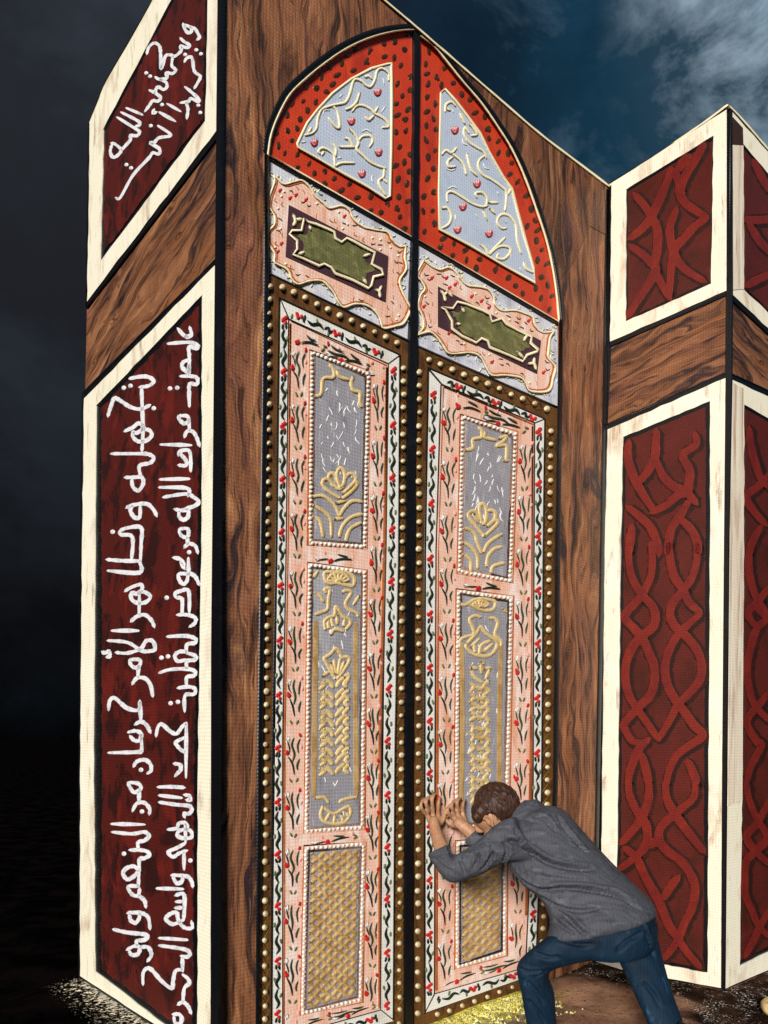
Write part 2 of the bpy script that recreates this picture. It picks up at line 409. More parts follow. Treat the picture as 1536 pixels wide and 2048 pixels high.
    my = t.math('MULTIPLY', t.ramp(t.math('ADD', dm, t.math('MULTIPLY_ADD', n1, .3, -.15)), [(.1, 1.0), (.26, 0.0)]), t.ramp(t.math('ADD', dm, .5), [(.46, 0.0), (.48, 1.0)]))
    my = t.math('MULTIPLY', my, t.ramp(dmd, [(.2, 0.0), (.24, 1.0), (.44, 1.0), (.5, 0.0)]))
    yel = t.mix(t.ramp(n2, [(.42, 0.0), (.6, 1.0)]), lin('d9cb5a', 1.7), lin('8d8a45', 1.4))
    gry = t.mix(t.ramp(n2, [(.45, 0.0), (.6, 1.0)]), lin('77726a', 1.5), lin('4d4a3c', 1.3))
    my2 = t.math('MULTIPLY', t.ramp(t.math('ADD', dm, .2), [(.16, 0.0), (.18, 1.0), (.4, 1.0), (.62, 0.0)]), t.ramp(dmd, [(.2, 0.0), (.24, 1.0), (.4, 1.0), (.45, 0.0)]))
    col = t.mix(my2, col, gry); col = t.mix(my, col, yel)
    finish(m, t, col, .95, .0, t.math('ADD', n2, n3), .7, .02)
    me = bpy.data.meshes.new('ground'); me.from_pydata(vs, [], fs); me.materials.append(m)
    for p in me.polygons: p.use_smooth = True
    o = bpy.data.objects.new('ground', me); C.objects.link(o); o['kind'] = 'structure'
build_ground()

# ------------------------------------------------------------------ lettered wall at the left
def wall_base(wl, q): v = wl.at(q); return (v.x, v.y, 0)
def lettered_wall():
    W = WL
    rt = root('panelled_wall', wall_base(W, (300, 2040)), 'dark wooden wall with two tall red panels lettered in white beside the doors', 'wall', 'panelled walls round the doors')
    mb = MB()
    mb.slab([(178, 243), (211, 166), (308, -4), (448, -250), (444, 0), (440, 400), (434, 1000), (423, 2132), (400, 2106), (309, 2040), (163, 1944), (162, 1540), (165, 1050), (174, 604), (178, 400)], W, 0, .16, W_H, True)
    mb.build('wood_facing', rt)
    mb = MB()
    mb.ribbon([(179, 246), (196, 205), (213, 164), (262, 80), (308, -2), (370, -113), (437, -232)], 5, W, .003, .008, LGOLD, jit=.15)
    mb.build('coping', rt)
    # corner seam
    mb = MB(); mb.slab([(437, -225), (447, -225), (441, 400), (439, 700), (438, 1300), (435, 2140), (421, 2140), (422, 1300), (429, 600)], W, .0125, .0125, BLACK); mb.build('corner_seam', rt)
    # dark shadow gap drawn round each frame
    def panel(outer, inner, field_in, crack):
        b = MB(); b.ring(*wob_ring(crack, outer), W, .008, .008, BLACK); b.ribbon(closed(crack), 5.5, W, .007, .003, BLACK, curve=False, jit=.15); b.build('dark_border', rt)
        b = MB(); b.ring(*wob_ring(outer, inner), W, .0115, .0115, CREAM); b.build('panel_frame', rt)
        b = MB(); b.slab(inner, W, .006, .006, BLACK); b.slab(wobble(field_in, 10, 1.6), W, .010, .004, FIELD)
        return b.build('panel_board', rt)
    up = panel([(179, 246), (213, 164), (308, 0), (436, -222), (437, 0), (434, 130), (432, 262), (221, 540), (174, 603), (177, 420)],
               [(206, 259), (232, 210), (342, 0), (415, -126), (415, 0), (413, 130), (410, 242), (260, 444), (200, 524), (203, 400)],
               [(211, 266), (236, 216), (348, 0), (409, -105), (410, 0), (406, 130), (403, 240), (262, 430), (207, 505), (208, 400)],
               [(178, 245), (212, 163), (307, -1), (436, -223), (437, 0), (436, 130), (435, 270), (221, 552), (174, 615), (176, 420)])
    lo = panel([(168, 797), (193, 772), (429, 531), (428, 1058), (421, 1578), (420, 2118), (309, 2048), (160, 1952), (160, 1540), (164.5, 1058)],
               [(192, 811), (200, 803), (404, 590), (403, 1058), (395, 1578), (395, 2096), (328, 2048), (189.5, 1942), (186, 1540), (189.5, 1058)],
               [(203, 814), (212, 806), (396, 612), (394, 1058), (386, 1578), (384, 2075), (325, 2030), (202, 1938), (204, 1540), (203, 1058)],
               [(166, 786), (190, 762), (431, 517), (430, 1058), (424, 1578), (422, 2126), (309, 2052), (159, 1953), (159, 1540), (163, 1058)])
    T1 = '''820,180 835,225 860,250 885,235 870,205 825,188; 868,200 910,220 935,260 945,285 925,302; 800,290 825,315 872,345 850,362 800,352 808,382 770,420 740,432;
    545,410 560,360 600,328 640,350 650,420 650,518 668,490 690,422 740,422 735,440; 740,440 735,500 765,532 740,558 690,555 700,590 640,602 610,585; 640,602 690,625 697,660 670,680 630,660 610,702 650,740 630,768 590,765 565,800 530,845; 565,685 610,705;
    830,470 850,440 888,442 905,540 950,580 930,630 905,670; 835,660 880,697 938,752 935,772 880,748 860,770 800,780; 840,775 857,830 848,900; 700,788 800,845; 640,852 760,920; 600,830 592,858 618,850;
    630,955 715,1010 722,1032 670,1040 630,1050 600,1082 570,1085 640,1130 635,1170 590,1160 560,1200 440,1330 345,1498 310,1500;
    390,820 510,870; 350,852 480,920 487,950 460,958; 320,890 460,978 490,1002 470,1030 420,1030 420,1062 370,1120 350,1140; 275,1085 310,1098 350,1140 320,1182 285,1192 268,1150 280,1098'''
    D1 = '540,555 570,580 835,415 920,380 955,410 935,800 950,855 660,795 575,955 390,1250 425,1275'
    b = MB()
    for s in strokes(T1, 150, 0, 3.7925): b.ribbon(s, 7.2, W, .0103, .002, WHITE, .2, jit=.16, flat=True)
    for d in D1.split():
        x, y = map(float, d.split(',')); b.dome((150 + x / 3.7925, y / 3.7925), 4.2, 4.2, W, .0103, .003, WHITE)
    b.build('lettering', up)
    T2 = '''780,520 830,575 882,570 870,510; 830,575 862,592; 705,635 870,625 932,650 920,672 865,660 868,740 866,862; 860,760 822,775 812,812 850,852 868,862; 862,790 868,880;
    800,882 905,885 932,912 920,945 870,942 866,1020 868,1112; 790,1182 850,1185 862,1222 830,1242 795,1215 783,1185; 862,1200 870,1300; 830,1345 850,1300 892,1302 922,1345 945,1412; 650,1400 880,1405;
    785,1482 800,1450 870,1455 878,1602; 790,1462 842,1522 840,1560 785,1556; 645,1665 865,1660; 640,1725 850,1732 858,1790; 670,1800 840,1775 900,1800 940,1836 900,1870 852,1882 840,1900; 755,1890 800,1900 855,1900 857,1950 820,1972 790,1945 790,1902;
    415,900 500,885 562,890 597,922 560,955 490,965; 505,965 510,1100 516,1300 508,1452; 250,1185 270,1120 300,1050 350,1072 420,1116 500,1132 568,1100;
    375,1300 440,1270 482,1240 522,1270 470,1312 440,1300; 440,1300 440,1342 480,1377 542,1370 582,1330 560,1290 500,1288; 275,1470 490,1470 560,1475 597,1502 570,1540 490,1562 498,1640; 380,1650 440,1650 507,1650 517,1700 480,1750 440,1722 430,1668; 390,1880 440,1860 540,1850 592,1890 620,1942; 440,1862 420,1902 450,1952 490,1950 496,1866'''
    D2 = '720,975 775,970 370,970 420,955 597,1125'
    T3 = '''340,82 400,60 502,60 502,180 496,312; 340,82 350,112 435,130 430,296; 240,300 360,310 496,312; 250,385 490,400 490,316;
    380,540 430,510 502,490 507,530 470,560 430,552 430,602 480,632 540,622 572,580 520,545 470,560; 490,560 486,722; 425,770 470,732 530,720 580,762 602,812; 280,840 480,840; 250,915 400,930 500,990 562,996 607,980 590,920 540,918 500,975 400,1010 310,1005; 207,1000 230,1010 260,990; 262,995 264,1032 240,1040;
    415,1060 490,1060 492,1100 460,1122 425,1100 413,1064; 484,1100 476,1202; 435,1245 470,1200 532,1202 572,1252 590,1337; 255,1440 265,1370 300,1350 350,1392 400,1430 480,1442 492,1372; 492,1375 500,1522; 455,1552 500,1530 542,1556 572,1612; 405,1610 460,1600 502,1622 490,1672 450,1672 418,1640; 500,1622 506,1740 480,1760 255,1766; 445,1870 470,1832 530,1820 572,1852 577,1900 550,1922;
    790,70 850,65 862,100 850,132 810,122 788,84; 852,125 856,192; 830,210 860,180 912,197 932,252; 745,285 800,300 830,345; 860,290 862,420; 800,320 832,372; 860,410 790,410 790,452 820,487 850,462 857,410; 862,400 912,430 942,492; 770,592 758,560 800,540 862,540 867,702; 770,592 812,602 812,712; 775,720 850,720 912,742 910,782 870,810;
    700,885 840,880 912,900 912,932 850,946 846,1010; 850,1000 790,1000 758,1032 780,1072 842,1060; 850,1010 912,1030 912,1060 850,1072 848,1130; 640,1160 720,1135 850,1130 912,1150 902,1182 850,1192 845,1250; 780,1275 860,1265 912,1282 902,1322 835,1332 832,1452;
    615,1640 630,1570 660,1550 720,1602 770,1622 812,1570 842,1540; 845,1540 842,1952; 835,1650 790,1670 763,1692 800,1740 838,1762; 750,1848 800,1860 800,1910; 798,1900 760,1942'''
    D3 = '285,90 500,1895 865,245 695,590 655,1045 705,1035 725,1390 780,1380'
    T4 = '''510,100 590,110 612,150 560,182 530,150 508,108; 602,150 595,252; 545,330 580,270 640,265 682,312 680,357; 375,435 640,440; 380,500 540,515 640,500 677,532 640,570 590,582 592,640; 520,645 640,650 684,682 640,712 600,722 602,822; 600,822 560,778 500,790 468,832 500,882 550,862 592,830 592,940; 592,938 510,940 540,1002 590,1012 602,955; 590,1012 640,1052 652,1107;
    505,1155 540,1150 622,1155 672,1192 686,1282; 520,1160 530,1212 570,1232 600,1192 600,1158; 390,1285 500,1310 662,1330 640,1370 580,1378 580,1420; 500,1450 560,1420 602,1430 590,1482 540,1492 518,1460; 602,1430 670,1430 697,1492 665,1542;
    748,138 860,136 962,142; 760,205 940,225; 960,200 1000,205; 1002,200 1012,242 978,240; 760,260 900,280 1000,290 1022,322 1000,352 960,352 966,382;
    830,480 900,470 920,430 970,428 984,470 920,492 908,530 960,552 1022,540 1012,490 960,480; 972,430 972,580; 970,590 900,630 835,660 870,702 920,672 982,650; 960,660 960,802; 860,850 920,850 990,860 1022,900 1030,942; 870,860 900,912 940,902 952,860; 740,955 950,960; 890,1012 962,1010 957,1212; 895,1062 955,1060; 890,1112 955,1110; 952,1210 910,1232 860,1242 813,1200 850,1160 900,1150 912,1202 940,1252 980,1277 1027,1270 1020,1220;
    760,1355 985,1370; 760,1415 960,1445 1007,1480 985,1507 935,1500; 946,1510 950,1622; 630,1730 630,1640 660,1600 700,1612 780,1702 862,1762 872,1700 892,1620 942,1610; 950,1650 990,1682 1002,1720 962,1762 952,1872; 910,1892 950,1872 990,1902 1017,1962; 870,1970 920,1970 942,2002 930,2042 890,2042 878,1990'''
    D4 = '620,335 475,675 1010,730'
    b = MB()
    for T, D, ox, oy, sc in ((T2, D2, 150, 520, 3.7925), (T3, D3, 150, 1040, 3.7925), (T4, D4, 130, 1540, 4.0315)):
        for s in strokes(T, ox, oy, sc): b.ribbon(s, 8.6, W, .0103, .002, WHITE, .2, jit=.16, flat=True)
        for d in D.split():
            x, y = map(float, d.split(',')); b.dome((ox + x / sc, oy + y / sc), 4.8, 4.8, W, .0103, .003, WHITE)
    b.build('lettering', lo)
lettered_wall()

# ------------------------------------------------------------------ the two red strapwork walls at the right
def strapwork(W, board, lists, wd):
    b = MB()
    for s in lists: b.ribbon([(x + 3.5, y + 2) for x, y in s], wd + 14, W, .0083, .0006, STRAP_SHADE, .1, jit=.14, flat=True)  # wider dark ribbons shifted under the straps: painted shading beside them
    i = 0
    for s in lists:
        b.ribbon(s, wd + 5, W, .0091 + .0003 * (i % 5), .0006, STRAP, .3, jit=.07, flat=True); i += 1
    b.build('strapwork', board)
def strap_walls():
    W = WR
    rt = root('panelled_wall', wall_base(W, (1333, 1955)), 'wooden wall with cream framed red strapwork panels right behind the leaning man', 'wall', 'panelled walls round the doors')
    b = MB(); b.slab([(1222, 369), (1459, 210), (1454, 581), (1448, 1000), (1441, 1560), (1439, 1990), (1243, 1945), (1180, 1924), (1190, 1800), (1205, 1500), (1215, 859)], W, 0, .14, W_H, True); b.build('wood_facing', rt)
    b = MB(); b.ribbon([(1221, 371), (1228, 364), (1290, 326), (1350, 285), (1410, 244), (1455, 210)], 5, W, .003, .008, LGOLD, jit=.15); b.build('coping', rt)
    b = MB(); b.slab([(1213, 374), (1223, 372), (1222, 690), (1214, 860), (1210, 1080), (1203, 1700), (1186, 1918), (1180, 1918), (1194, 1700), (1203, 1080), (1208, 860)], W, .006, .006, BLACK)
    b.slab([(1453.5, 218), (1463, 217), (1464, 581), (1463, 760), (1457, 1080), (1453, 1560), (1449, 1979), (1442, 1976), (1444, 1560), (1448, 1080), (1451, 760), (1453, 581)], W, .013, .013, BLACK); b.build('corner_seam', rt)
    def panel(outer, inner, field, crack, mt=CREAM):
        b = MB(); b.ring(*wob_ring(crack, outer), W, .008, .008, BLACK); b.ribbon(closed(crack), 5.5, W, .007, .003, BLACK, curve=False, jit=.15); b.build('dark_border', rt)
        b = MB(); b.ring(*wob_ring(outer, inner), W, .0115, .0115, mt); b.build('panel_frame', rt)
        b = MB(); b.slab(inner, W, .005, .005, BLACK); b.slab(wobble(field, 12, 1), W, .008, .003, FIELD2)
        return b.build('panel_board', rt)
    up = panel([(1223, 367), (1455, 218), (1453, 581), (1220, 683)], [(1252, 379), (1427, 271), (1422, 567), (1251, 643)], [(1256, 383), (1425, 281), (1420, 563), (1256, 637)], [(1222, 366), (1455, 217), (1453, 588), (1220, 692)])
    lo = panel([(1215, 859), (1451, 756), (1449, 1080), (1444, 1560), (1442, 1976), (1243, 1939), (1183, 1920), (1203, 1700), (1210, 1080)],
               [(1246, 874), (1420, 802), (1420, 1080), (1417, 1598), (1415, 1945), (1323, 1929), (1226, 1907), (1234, 1700), (1241, 1080)],
               [(1253, 880), (1411, 814), (1411, 1080), (1408, 1598), (1406, 1936), (1323, 1921), (1231, 1900), (1241, 1700), (1248, 1080)],
               [(1213, 850), (1452, 745), (1450, 1080), (1445, 1560), (1443, 1977), (1243, 1941), (1182, 1922), (1201, 1700), (1208, 1080)])
    U = '''310,820 380,900 440,990 490,1100 490,1250 470,1400 530,1540 590,1640; 600,620 560,740 500,880 430,1020 350,1110 270,1170; 600,620 660,720 680,850 760,930 880,1000; 880,1005 780,1080 700,1170 630,1250 600,1400 585,1630; 860,430 780,560 700,700 670,820; 640,940 590,1080 600,1200 640,1330 720,1420 860,1505; 280,1230 370,1290 450,1370 480,1420 420,1530 340,1650 260,1780; 740,520 690,570 650,640'''
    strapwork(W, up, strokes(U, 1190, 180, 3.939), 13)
    A2 = '''300,990 290,1130 340,1300 420,1450 520,1600; 545,890 540,1000 530,1130 470,1250 390,1350; 530,1130 600,1290 700,1390 800,1430 900,1540; 890,920 895,1020 780,1110 840,1250 830,1370 820,1430 730,1470 640,1550 500,1620; 290,1570 400,1660 490,1750 555,1900 565,1995; 830,1520 760,1640 680,1760 650,1900 640,1995; 760,1680 860,1780 910,1900 915,1990; 330,1740 310,1880 295,1990'''
    A3 = '''268,20 265,150 290,290 360,420 450,520 475,600 460,680 390,740 310,820 250,950 240,1100 270,1230 340,1340 430,1470 500,1570; 440,30 450,150 440,280 390,390 340,470 235,600 310,700 370,770 420,880 465,1000 465,1130 430,1230 350,1310 240,1430 230,1480 290,1580 370,1600; 580,20 590,150 620,280 690,390 740,490 830,570; 800,20 800,170 760,300 690,400 610,500 590,590 630,680 720,760 810,880 840,1010 820,1110 740,1210 650,1300 590,1420 500,1570;
    830,580 740,660 650,750 580,880 550,1010 570,1140 620,1240 700,1350 780,1460 850,1540 740,1620 640,1700 580,1830 560,1930; 420,1570 350,1640 280,1800 260,1920; 370,1690 410,1850 420,1920; 730,1740 790,1880 780,1930'''
    A4 = '''280,10 290,130 350,260 420,360 440,470 410,570 320,660 200,750; 450,10 450,150 420,250 380,340 300,440 220,530; 590,10 600,150 660,270 760,410 840,510 910,600; 840,10 830,140 740,230 640,310 550,400 540,500 600,590 720,680 800,790 840,920 810,1080 750,1200 700,1330 620,1450 570,1500; 250,570 300,610 350,660 430,830 520,990 570,1100 620,1220 690,1320 760,1430 880,1570; 700,810 630,900 570,1000; 450,560 500,520 560,540'''
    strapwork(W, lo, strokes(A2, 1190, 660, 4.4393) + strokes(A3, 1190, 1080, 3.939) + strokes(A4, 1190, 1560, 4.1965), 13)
    W = WS
    rt = root('panelled_wall', wall_base(W, (1495, 1955)), 'sliver of cream framed red panelling turning the corner at the right edge of the photo', 'wall', 'panelled walls round the doors')
    b = MB(); b.slab([(1463, 222), (1640, 413), (1640, 1896), (1452, 1981), (1456, 1560), (1461, 1080), (1464, 760), (1465, 581)], W, 0, .14, W_H, True); b.build('wood_facing', rt)
    b = MB(); b.ribbon([(1457, 211), (1478, 232), (1510, 268), (1540, 303), (1640, 413)], 5, W, .003, .008, LGOLD, jit=.15); b.build('coping', rt)
    def panel(outer, inner, field, crack):
        b = MB(); b.ring(*wob_ring(crack, outer), W, .008, .008, BLACK); b.ribbon(closed(crack), 5.5, W, .007, .003, BLACK, curve=False, jit=.15); b.build('dark_border', rt)
        b = MB(); b.ring(*wob_ring(outer, inner), W, .0115, .0115, CREAM); b.build('panel_frame', rt)
        b = MB(); b.slab(inner, W, .005, .005, BLACK); b.slab(wobble(field, 12, 1), W, .008, .003, FIELD2)
        return b.build('panel_board', rt)
    up = panel([(1463, 222), (1640, 419), (1640, 754), (1460, 584)], [(1487, 288), (1600, 422), (1600, 685), (1488, 579)], [(1489, 300), (1598, 430), (1598, 680), (1490, 574)], [(1462, 221), (1640, 417), (1640, 764), (1460, 594)])
    lo = panel([(1461, 758), (1640, 840), (1640, 1892), (1450, 1978), (1454, 1560), (1458, 1080)], [(1488.5, 809), (1600, 872), (1600, 1872), (1479.5, 1932), (1485, 1560), (1488, 1080)], [(1491, 818), (1598, 878), (1598, 1862), (1483, 1920), (1488, 1560), (1491, 1080)], [(1461, 747), (1640, 828), (1640, 1894), (1450, 1980), (1453, 1560), (1457, 1080)])
    b = MB(); b.slab([(1464, 232), (1486, 256), (1487, 290), (1463, 288)], W, .0145, .003, BROWNL)
    b.slab([(1464, 290), (1487, 291), (1488, 578), (1463, 580)], W, .014, .0025, CREAM2)
    b.slab([(1462, 764), (1487, 776), (1488, 1080), (1485, 1600), (1456, 1612), (1459, 1080)], W, .014, .0025, CREAM2); b.build('worn_patch', rt)
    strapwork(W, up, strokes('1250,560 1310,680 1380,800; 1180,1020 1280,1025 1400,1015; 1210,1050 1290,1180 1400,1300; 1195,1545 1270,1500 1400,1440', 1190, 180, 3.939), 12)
    S2 = '1370,870 1380,1000 1420,1170 1480,1330 1560,1400; 1560,1270 1460,1380 1345,1480 1420,1620 1520,1730; 1470,1750 1400,1880 1365,2000'
    S3 = '1225,10 1210,180 1230,330 1280,470 1370,600; 1370,370 1290,480 1205,580 1280,690; 1270,530 1345,620 1280,690 1230,830 1198,1000 1210,1150 1260,1300 1380,1430; 1380,1190 1300,1290 1195,1430 1270,1580 1310,1620 1230,1780 1198,1900'
    S4 = '1270,10 1290,150 1360,330 1420,420 1440,500 1350,600 1270,680 1257,820 1262,960 1320,1100 1370,1220 1470,1320; 1470,160 1370,350 1275,470 1340,590 1470,710; 1470,1080 1380,1240 1330,1350 1262,1480'
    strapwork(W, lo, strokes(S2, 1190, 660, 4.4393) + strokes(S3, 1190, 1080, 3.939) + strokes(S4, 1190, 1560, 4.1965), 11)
strap_walls()

# ------------------------------------------------------------------ wooden wall with the arched opening
ARCH_L = [(536, 309), (541.5, 272), (555.5, 233), (580, 188), (614.5, 154), (649, 126), (690, 98), (735, 76.5), (778, 64), (810, 59), (829, 59)]
ARCH_R = [(844, 73), (868, 91), (892.5, 120.5), (927, 163.5), (962, 204), (992, 247), (1024, 298), (1051, 357), (1075, 424), (1094, 483), (1105, 531), (1114, 590), (1119, 646)]
def arched_wall():
    W = WM
    rt = root('arched_wall', wall_base(W, (470, 2048)), 'brown wood grain wall with a tall pointed arch framing the painted doors', 'wall')
    al, ar = spline(ARCH_L, 3), spline(ARCH_R, 3)
    b = MB()
    left = [(437, 2230), (432, 1500), (437, 1000), (437, -286), (600, -146), (770, -3), (808, 31)]
    post = [(437, -286)]
    poly = [(427, 2230), (439, 1000), (451, -276), (600, -146), (770, -1), (826, 47), (835, 54), (850, 68), (868, 84), (893, 104), (1000, 196), (1078, 264), (1217, 372), (1214, 700), (1209, 1080), (1195, 1700), (1184, 1924),
            (1095, 1962), (1103, 1810), (1112, 1578), (1118, 1098), (1122, 807)]
    poly += [(x + 1.5, y - 1) for x, y in reversed(ar)] + [(836, 61)] + [(x - 2, y - 2) for x, y in reversed(al)]
    poly += [(533, 320), (532, 545), (526, 1000), (519, 1480), (513, 2200)]
    b.slab(poly, W, 0, .2, W_V, True); b.build('wood_facing', rt)
    b = MB(); b.slab([(845, 72), (866, 86), (893, 108), (1000, 200), (1078, 268), (1150, 324), (1214, 374), (1213, 470), (1180, 452), (1150, 520), (1120, 560)] + [(x + 9, y + 3) for x, y in reversed(ar[:-4])], W, .003, .003, W_D); b.build('spandrel', rt)
    b = MB(); b.ribbon([(437, -284), (600, -144), (770, 1), (828, 50), (893, 106), (940, 147), (1000, 199), (1078, 266), (1150, 321), (1219, 373)], 5, W, .003, .008, LGOLD, jit=.18); b.build('coping', rt)
    b = MB()
    o1 = [(x - 6.5, y - 6.5) for x, y in ARCH_L[:-2]] + [(818, 52), (834, 56)]
    b.ribbon(o1, 12, W, .002, .004, BLACK, .25); b.ribbon([(840, 66)] + [(x + 6.5, y - 2.5) for x, y in ARCH_R], 8, W, .002, .004, BLACK, .3)
    b.ribbon([(533, 310), (533, 545), (527, 1000), (520, 1480), (514, 2200)], 11, W, .002, .004, BLACK, curve=False)
    b.ribbon([(1122, 640), (1120, 807), (1116, 1098), (1111, 1578), (1101, 1810), (1094, 1960)], 10, W, .002, .004, BLACK, curve=False)
    b.ribbon([(452, -270), (448, 100), (443, 600), (440, 1000), (435, 1600), (428, 2200)], 9, W, .002, .004, BLACK, curve=False)
    b.ribbon([(1215, 380), (1211, 700), (1205, 1080), (1193, 1700), (1183, 1915)], 9, W, .002, .004, BLACK, curve=False)
    b.build('arch_trim', rt)
arched_wall()

# ------------------------------------------------------------------ the painted door leaves
D0 = -.02                      # door face, set back in the opening
class Strip:
    """a run of ornament between two edge lines: local (distance, -1..1 across)"""
    def __init__(s, a, b): s.a, s.b = a, b; s.mid = [lerp(p, q, .5) for p, q in zip(a, b)]; s.L = plen(s.mid)
    def pt(s, d, c, jitter=0):
        q, (tx, ty) = along(s.mid, min(max(d, 0), s.L))
        return q, (tx, ty), c
    def xy(s, d, c):
        q, (tx, ty) = along(s.mid, min(max(d, 0), s.L)); return (q[0] - ty * c, q[1] + tx * c)
def R(a): return random.uniform(-a, a)

def vine_white(b, S, P, ph=0.0):
    """red buds on wavy black stems with olive leaves"""
    W = WM; o = D0 + .012
    d = -ph
    sgn = 1
    while d < S.L - 4:
        def X(dd, cc): return S.xy(d + dd + R(.8), cc + R(.6))
        def ok(dd): return 2 < d + dd < S.L - 3
        if ok(0):
            for dd, cc in ((-1, -2.6), (5, 3.4), (10, -2), (2, .5)):
                if ok(dd): b.dome(X(dd, cc), 4.3, 3.8, W, o, .003, TULIP, R(1), 7, 2)
        for cc in (-3, 3):
            if ok(18): b.dome(X(17, cc), 2.6, 5.5, W, o, .003, STEM, R(.4), 7, 2)
        for a0, a1, s2 in ((24, 60, 1), (62, 100, -1)):
            a1 = min(a1, P - 5)
            if ok(a0) and ok(a1):
                b.ribbon([X(a0, 0), X(a0 + (a1 - a0) * .35, 3.4 * s2 * sgn), X(a0 + (a1 - a0) * .7, -2.5 * s2 * sgn), X(a1, 2.2 * s2 * sgn)], 6.2, W, o, .003, STEM, .75)
        for dd, cc in ((42, -6), (74, 6.2)):
            if ok(dd): b.dome(X(dd, cc * sgn), 2.6, 5.5, W, o - .001, .003, OLEAF, R(.35), 7, 2)
        d += P + R(4); sgn = -sgn if random.random() < .4 else sgn

def vine_pink(b, S, P, ph=0.0, wide=1.0):
    W = WM; o = D0 + .012; d = -ph
    horizontal = abs(S.mid[-1][0] - S.mid[0][0]) > abs(S.mid[-1][1] - S.mid[0][1])
    while d < S.L - 4:
        def X(dd, cc): return S.xy(d + dd + R(1.2), (cc * 1.32 + R(1.4)) * wide)
        def ok(dd): return 2 < d + dd < S.L - 3
        if ok(0) and ok(32): b.ribbon([X(4, -9), X(18, -6), X(34, -7)], 3.4, W, o, .003, LEAF, .8)
        if ok(-2) : b.dome(X(-2, -10), 3.2, 4.8, W, o, .003, TULIP if random.random() < .7 else PTULIP, R(.5), 7, 2)
        if ok(2) and ok(50): b.ribbon([X(2, 1), X(18, 3), X(36, 0), X(52, 2)], 4.4, W, o, .003, LEAF, .85)
        if ok(8) and ok(30): b.ribbon([X(8, 11), X(20, 8), X(30, 6)], 2.6, W, o, .003, STEM, .8)
        if ok(34): b.dome(X(34, 9), 4.8, 5.4, W, o, .003, TULIP, R(.5), 7, 2); b.dome(X(31, 11), 2.8, 4.0, W, o + .001, .003, TULIP, R(.5), 6, 2)
        if ok(42) and ok(76): b.ribbon([X(41, 8), X(56, 2), X(76, 0)], 3.8, W, o, .003, STEM, .7)
        if ok(46) and ok(66): b.ribbon([X(46, -9), X(58, -6), X(68, -6)], 3.8, W, o, .003, LEAF, .8)
        for k in range(4):
            if ok(4 + k * 2): b.ribbon([X(0 + k * 2, 8 + k * 1.5), X(8 + k * 2, 6 + k)], 2.6, W, o - .001, .003, WPAINT, .4)
        if ok(20): b.dome(X(22, -11), 2.4, 4.6, W, o - .001, .002, PTULIP, R(.6), 6, 2)
        for cc, a in ((-4, .5), (4, -.5)):
            if ok(88): b.dome(X(88, cc), 2.2, 5.2, W, o, .003, OLEAF, a if not horizontal else a + 1.5, 7, 2)
        d += P + R(5)

def pearls(b, line, sp=8.8, r=3.8):
    L = plen(line); n = int(L / sp)
    for i in range(n):
        q, _ = along(line, (i + .5) * L / n)
        rr = r * random.uniform(.78, 1.18)
        b.dome((q[0] + R(.7), q[1] + R(.7)), rr, rr, WM, D0 + .010, .008, PEARL, 0, 7, 2)

def studs(leaf, lines, limit, count=[0]):
    """each stud of the border is a part of its leaf"""
    pts = []
    for line, sp, r in lines:
        L = plen(line); n = max(1, round(L / sp))
        for i in range(n):
            q, _ = along(line, (i + .5) * L / n)
            rr = r * random.uniform(.85, 1.12)
            pts.append((q[0] + R(1), q[1] + R(1.2), rr))
    vis = [p for p in pts if p[1] < 2056]; rest = [p for p in pts if p[1] >= 2056]
    vis.sort(key=lambda p: -p[2])
    for p in vis[:limit]:
        b = MB(); b.dome(p[:2], p[2], p[2], WM, D0 + .009, .017, STUD, 0, 10, 3)
        if random.random() < .6: b.dome((p[0] + R(1.4), p[1] + R(1.4)), p[2] * .45, p[2] * .45, WM, D0 + .020, .008, STUD, 0, 7, 2)
        b.build('stud', leaf)
    if len(vis) > limit:
        b = MB()
        for p in vis[limit:] + rest: b.dome(p[:2], p[2], p[2], WM, D0 + .009, .017, STUD, 0, 10, 3)
        tag(b.build('stud_row', leaf), kind='stuff')

def xlattice(b, line, hw, sp):
    L = plen(line); n = int(L / sp)
    for i in range(n):
        (p, (tx, ty)), (q, _) = along(line, i * L / n), along(line, (i + 1) * L / n)
        nx, ny = -ty * hw, tx * hw
        b.ribbon([(p[0] + nx, p[1] + ny), (q[0] - nx + R(1), q[1] - ny)], 2.6, WM, D0 + .006, .002, OLIVE, .2, curve=False, jit=.2)
        b.ribbon([(p[0] - nx, p[1] - ny), (q[0] + nx + R(1), q[1] + ny)], 2.6, WM, D0 + .006, .0024, OLIVE, .2, curve=False, jit=.2)

def quad_pt(q, u, v): return lerp(lerp(q[0], q[1], u), lerp(q[3], q[2], u), v)
def inset(poly, e):
    """grow (e>0) a convex quad in pixels"""
    cx = sum(p[0] for p in poly) / 4; cy = sum(p[1] for p in poly) / 4
    return [(x + e * (1 if x > cx else -1), y + e * (1 if y > cy else -1)) for x, y in poly]

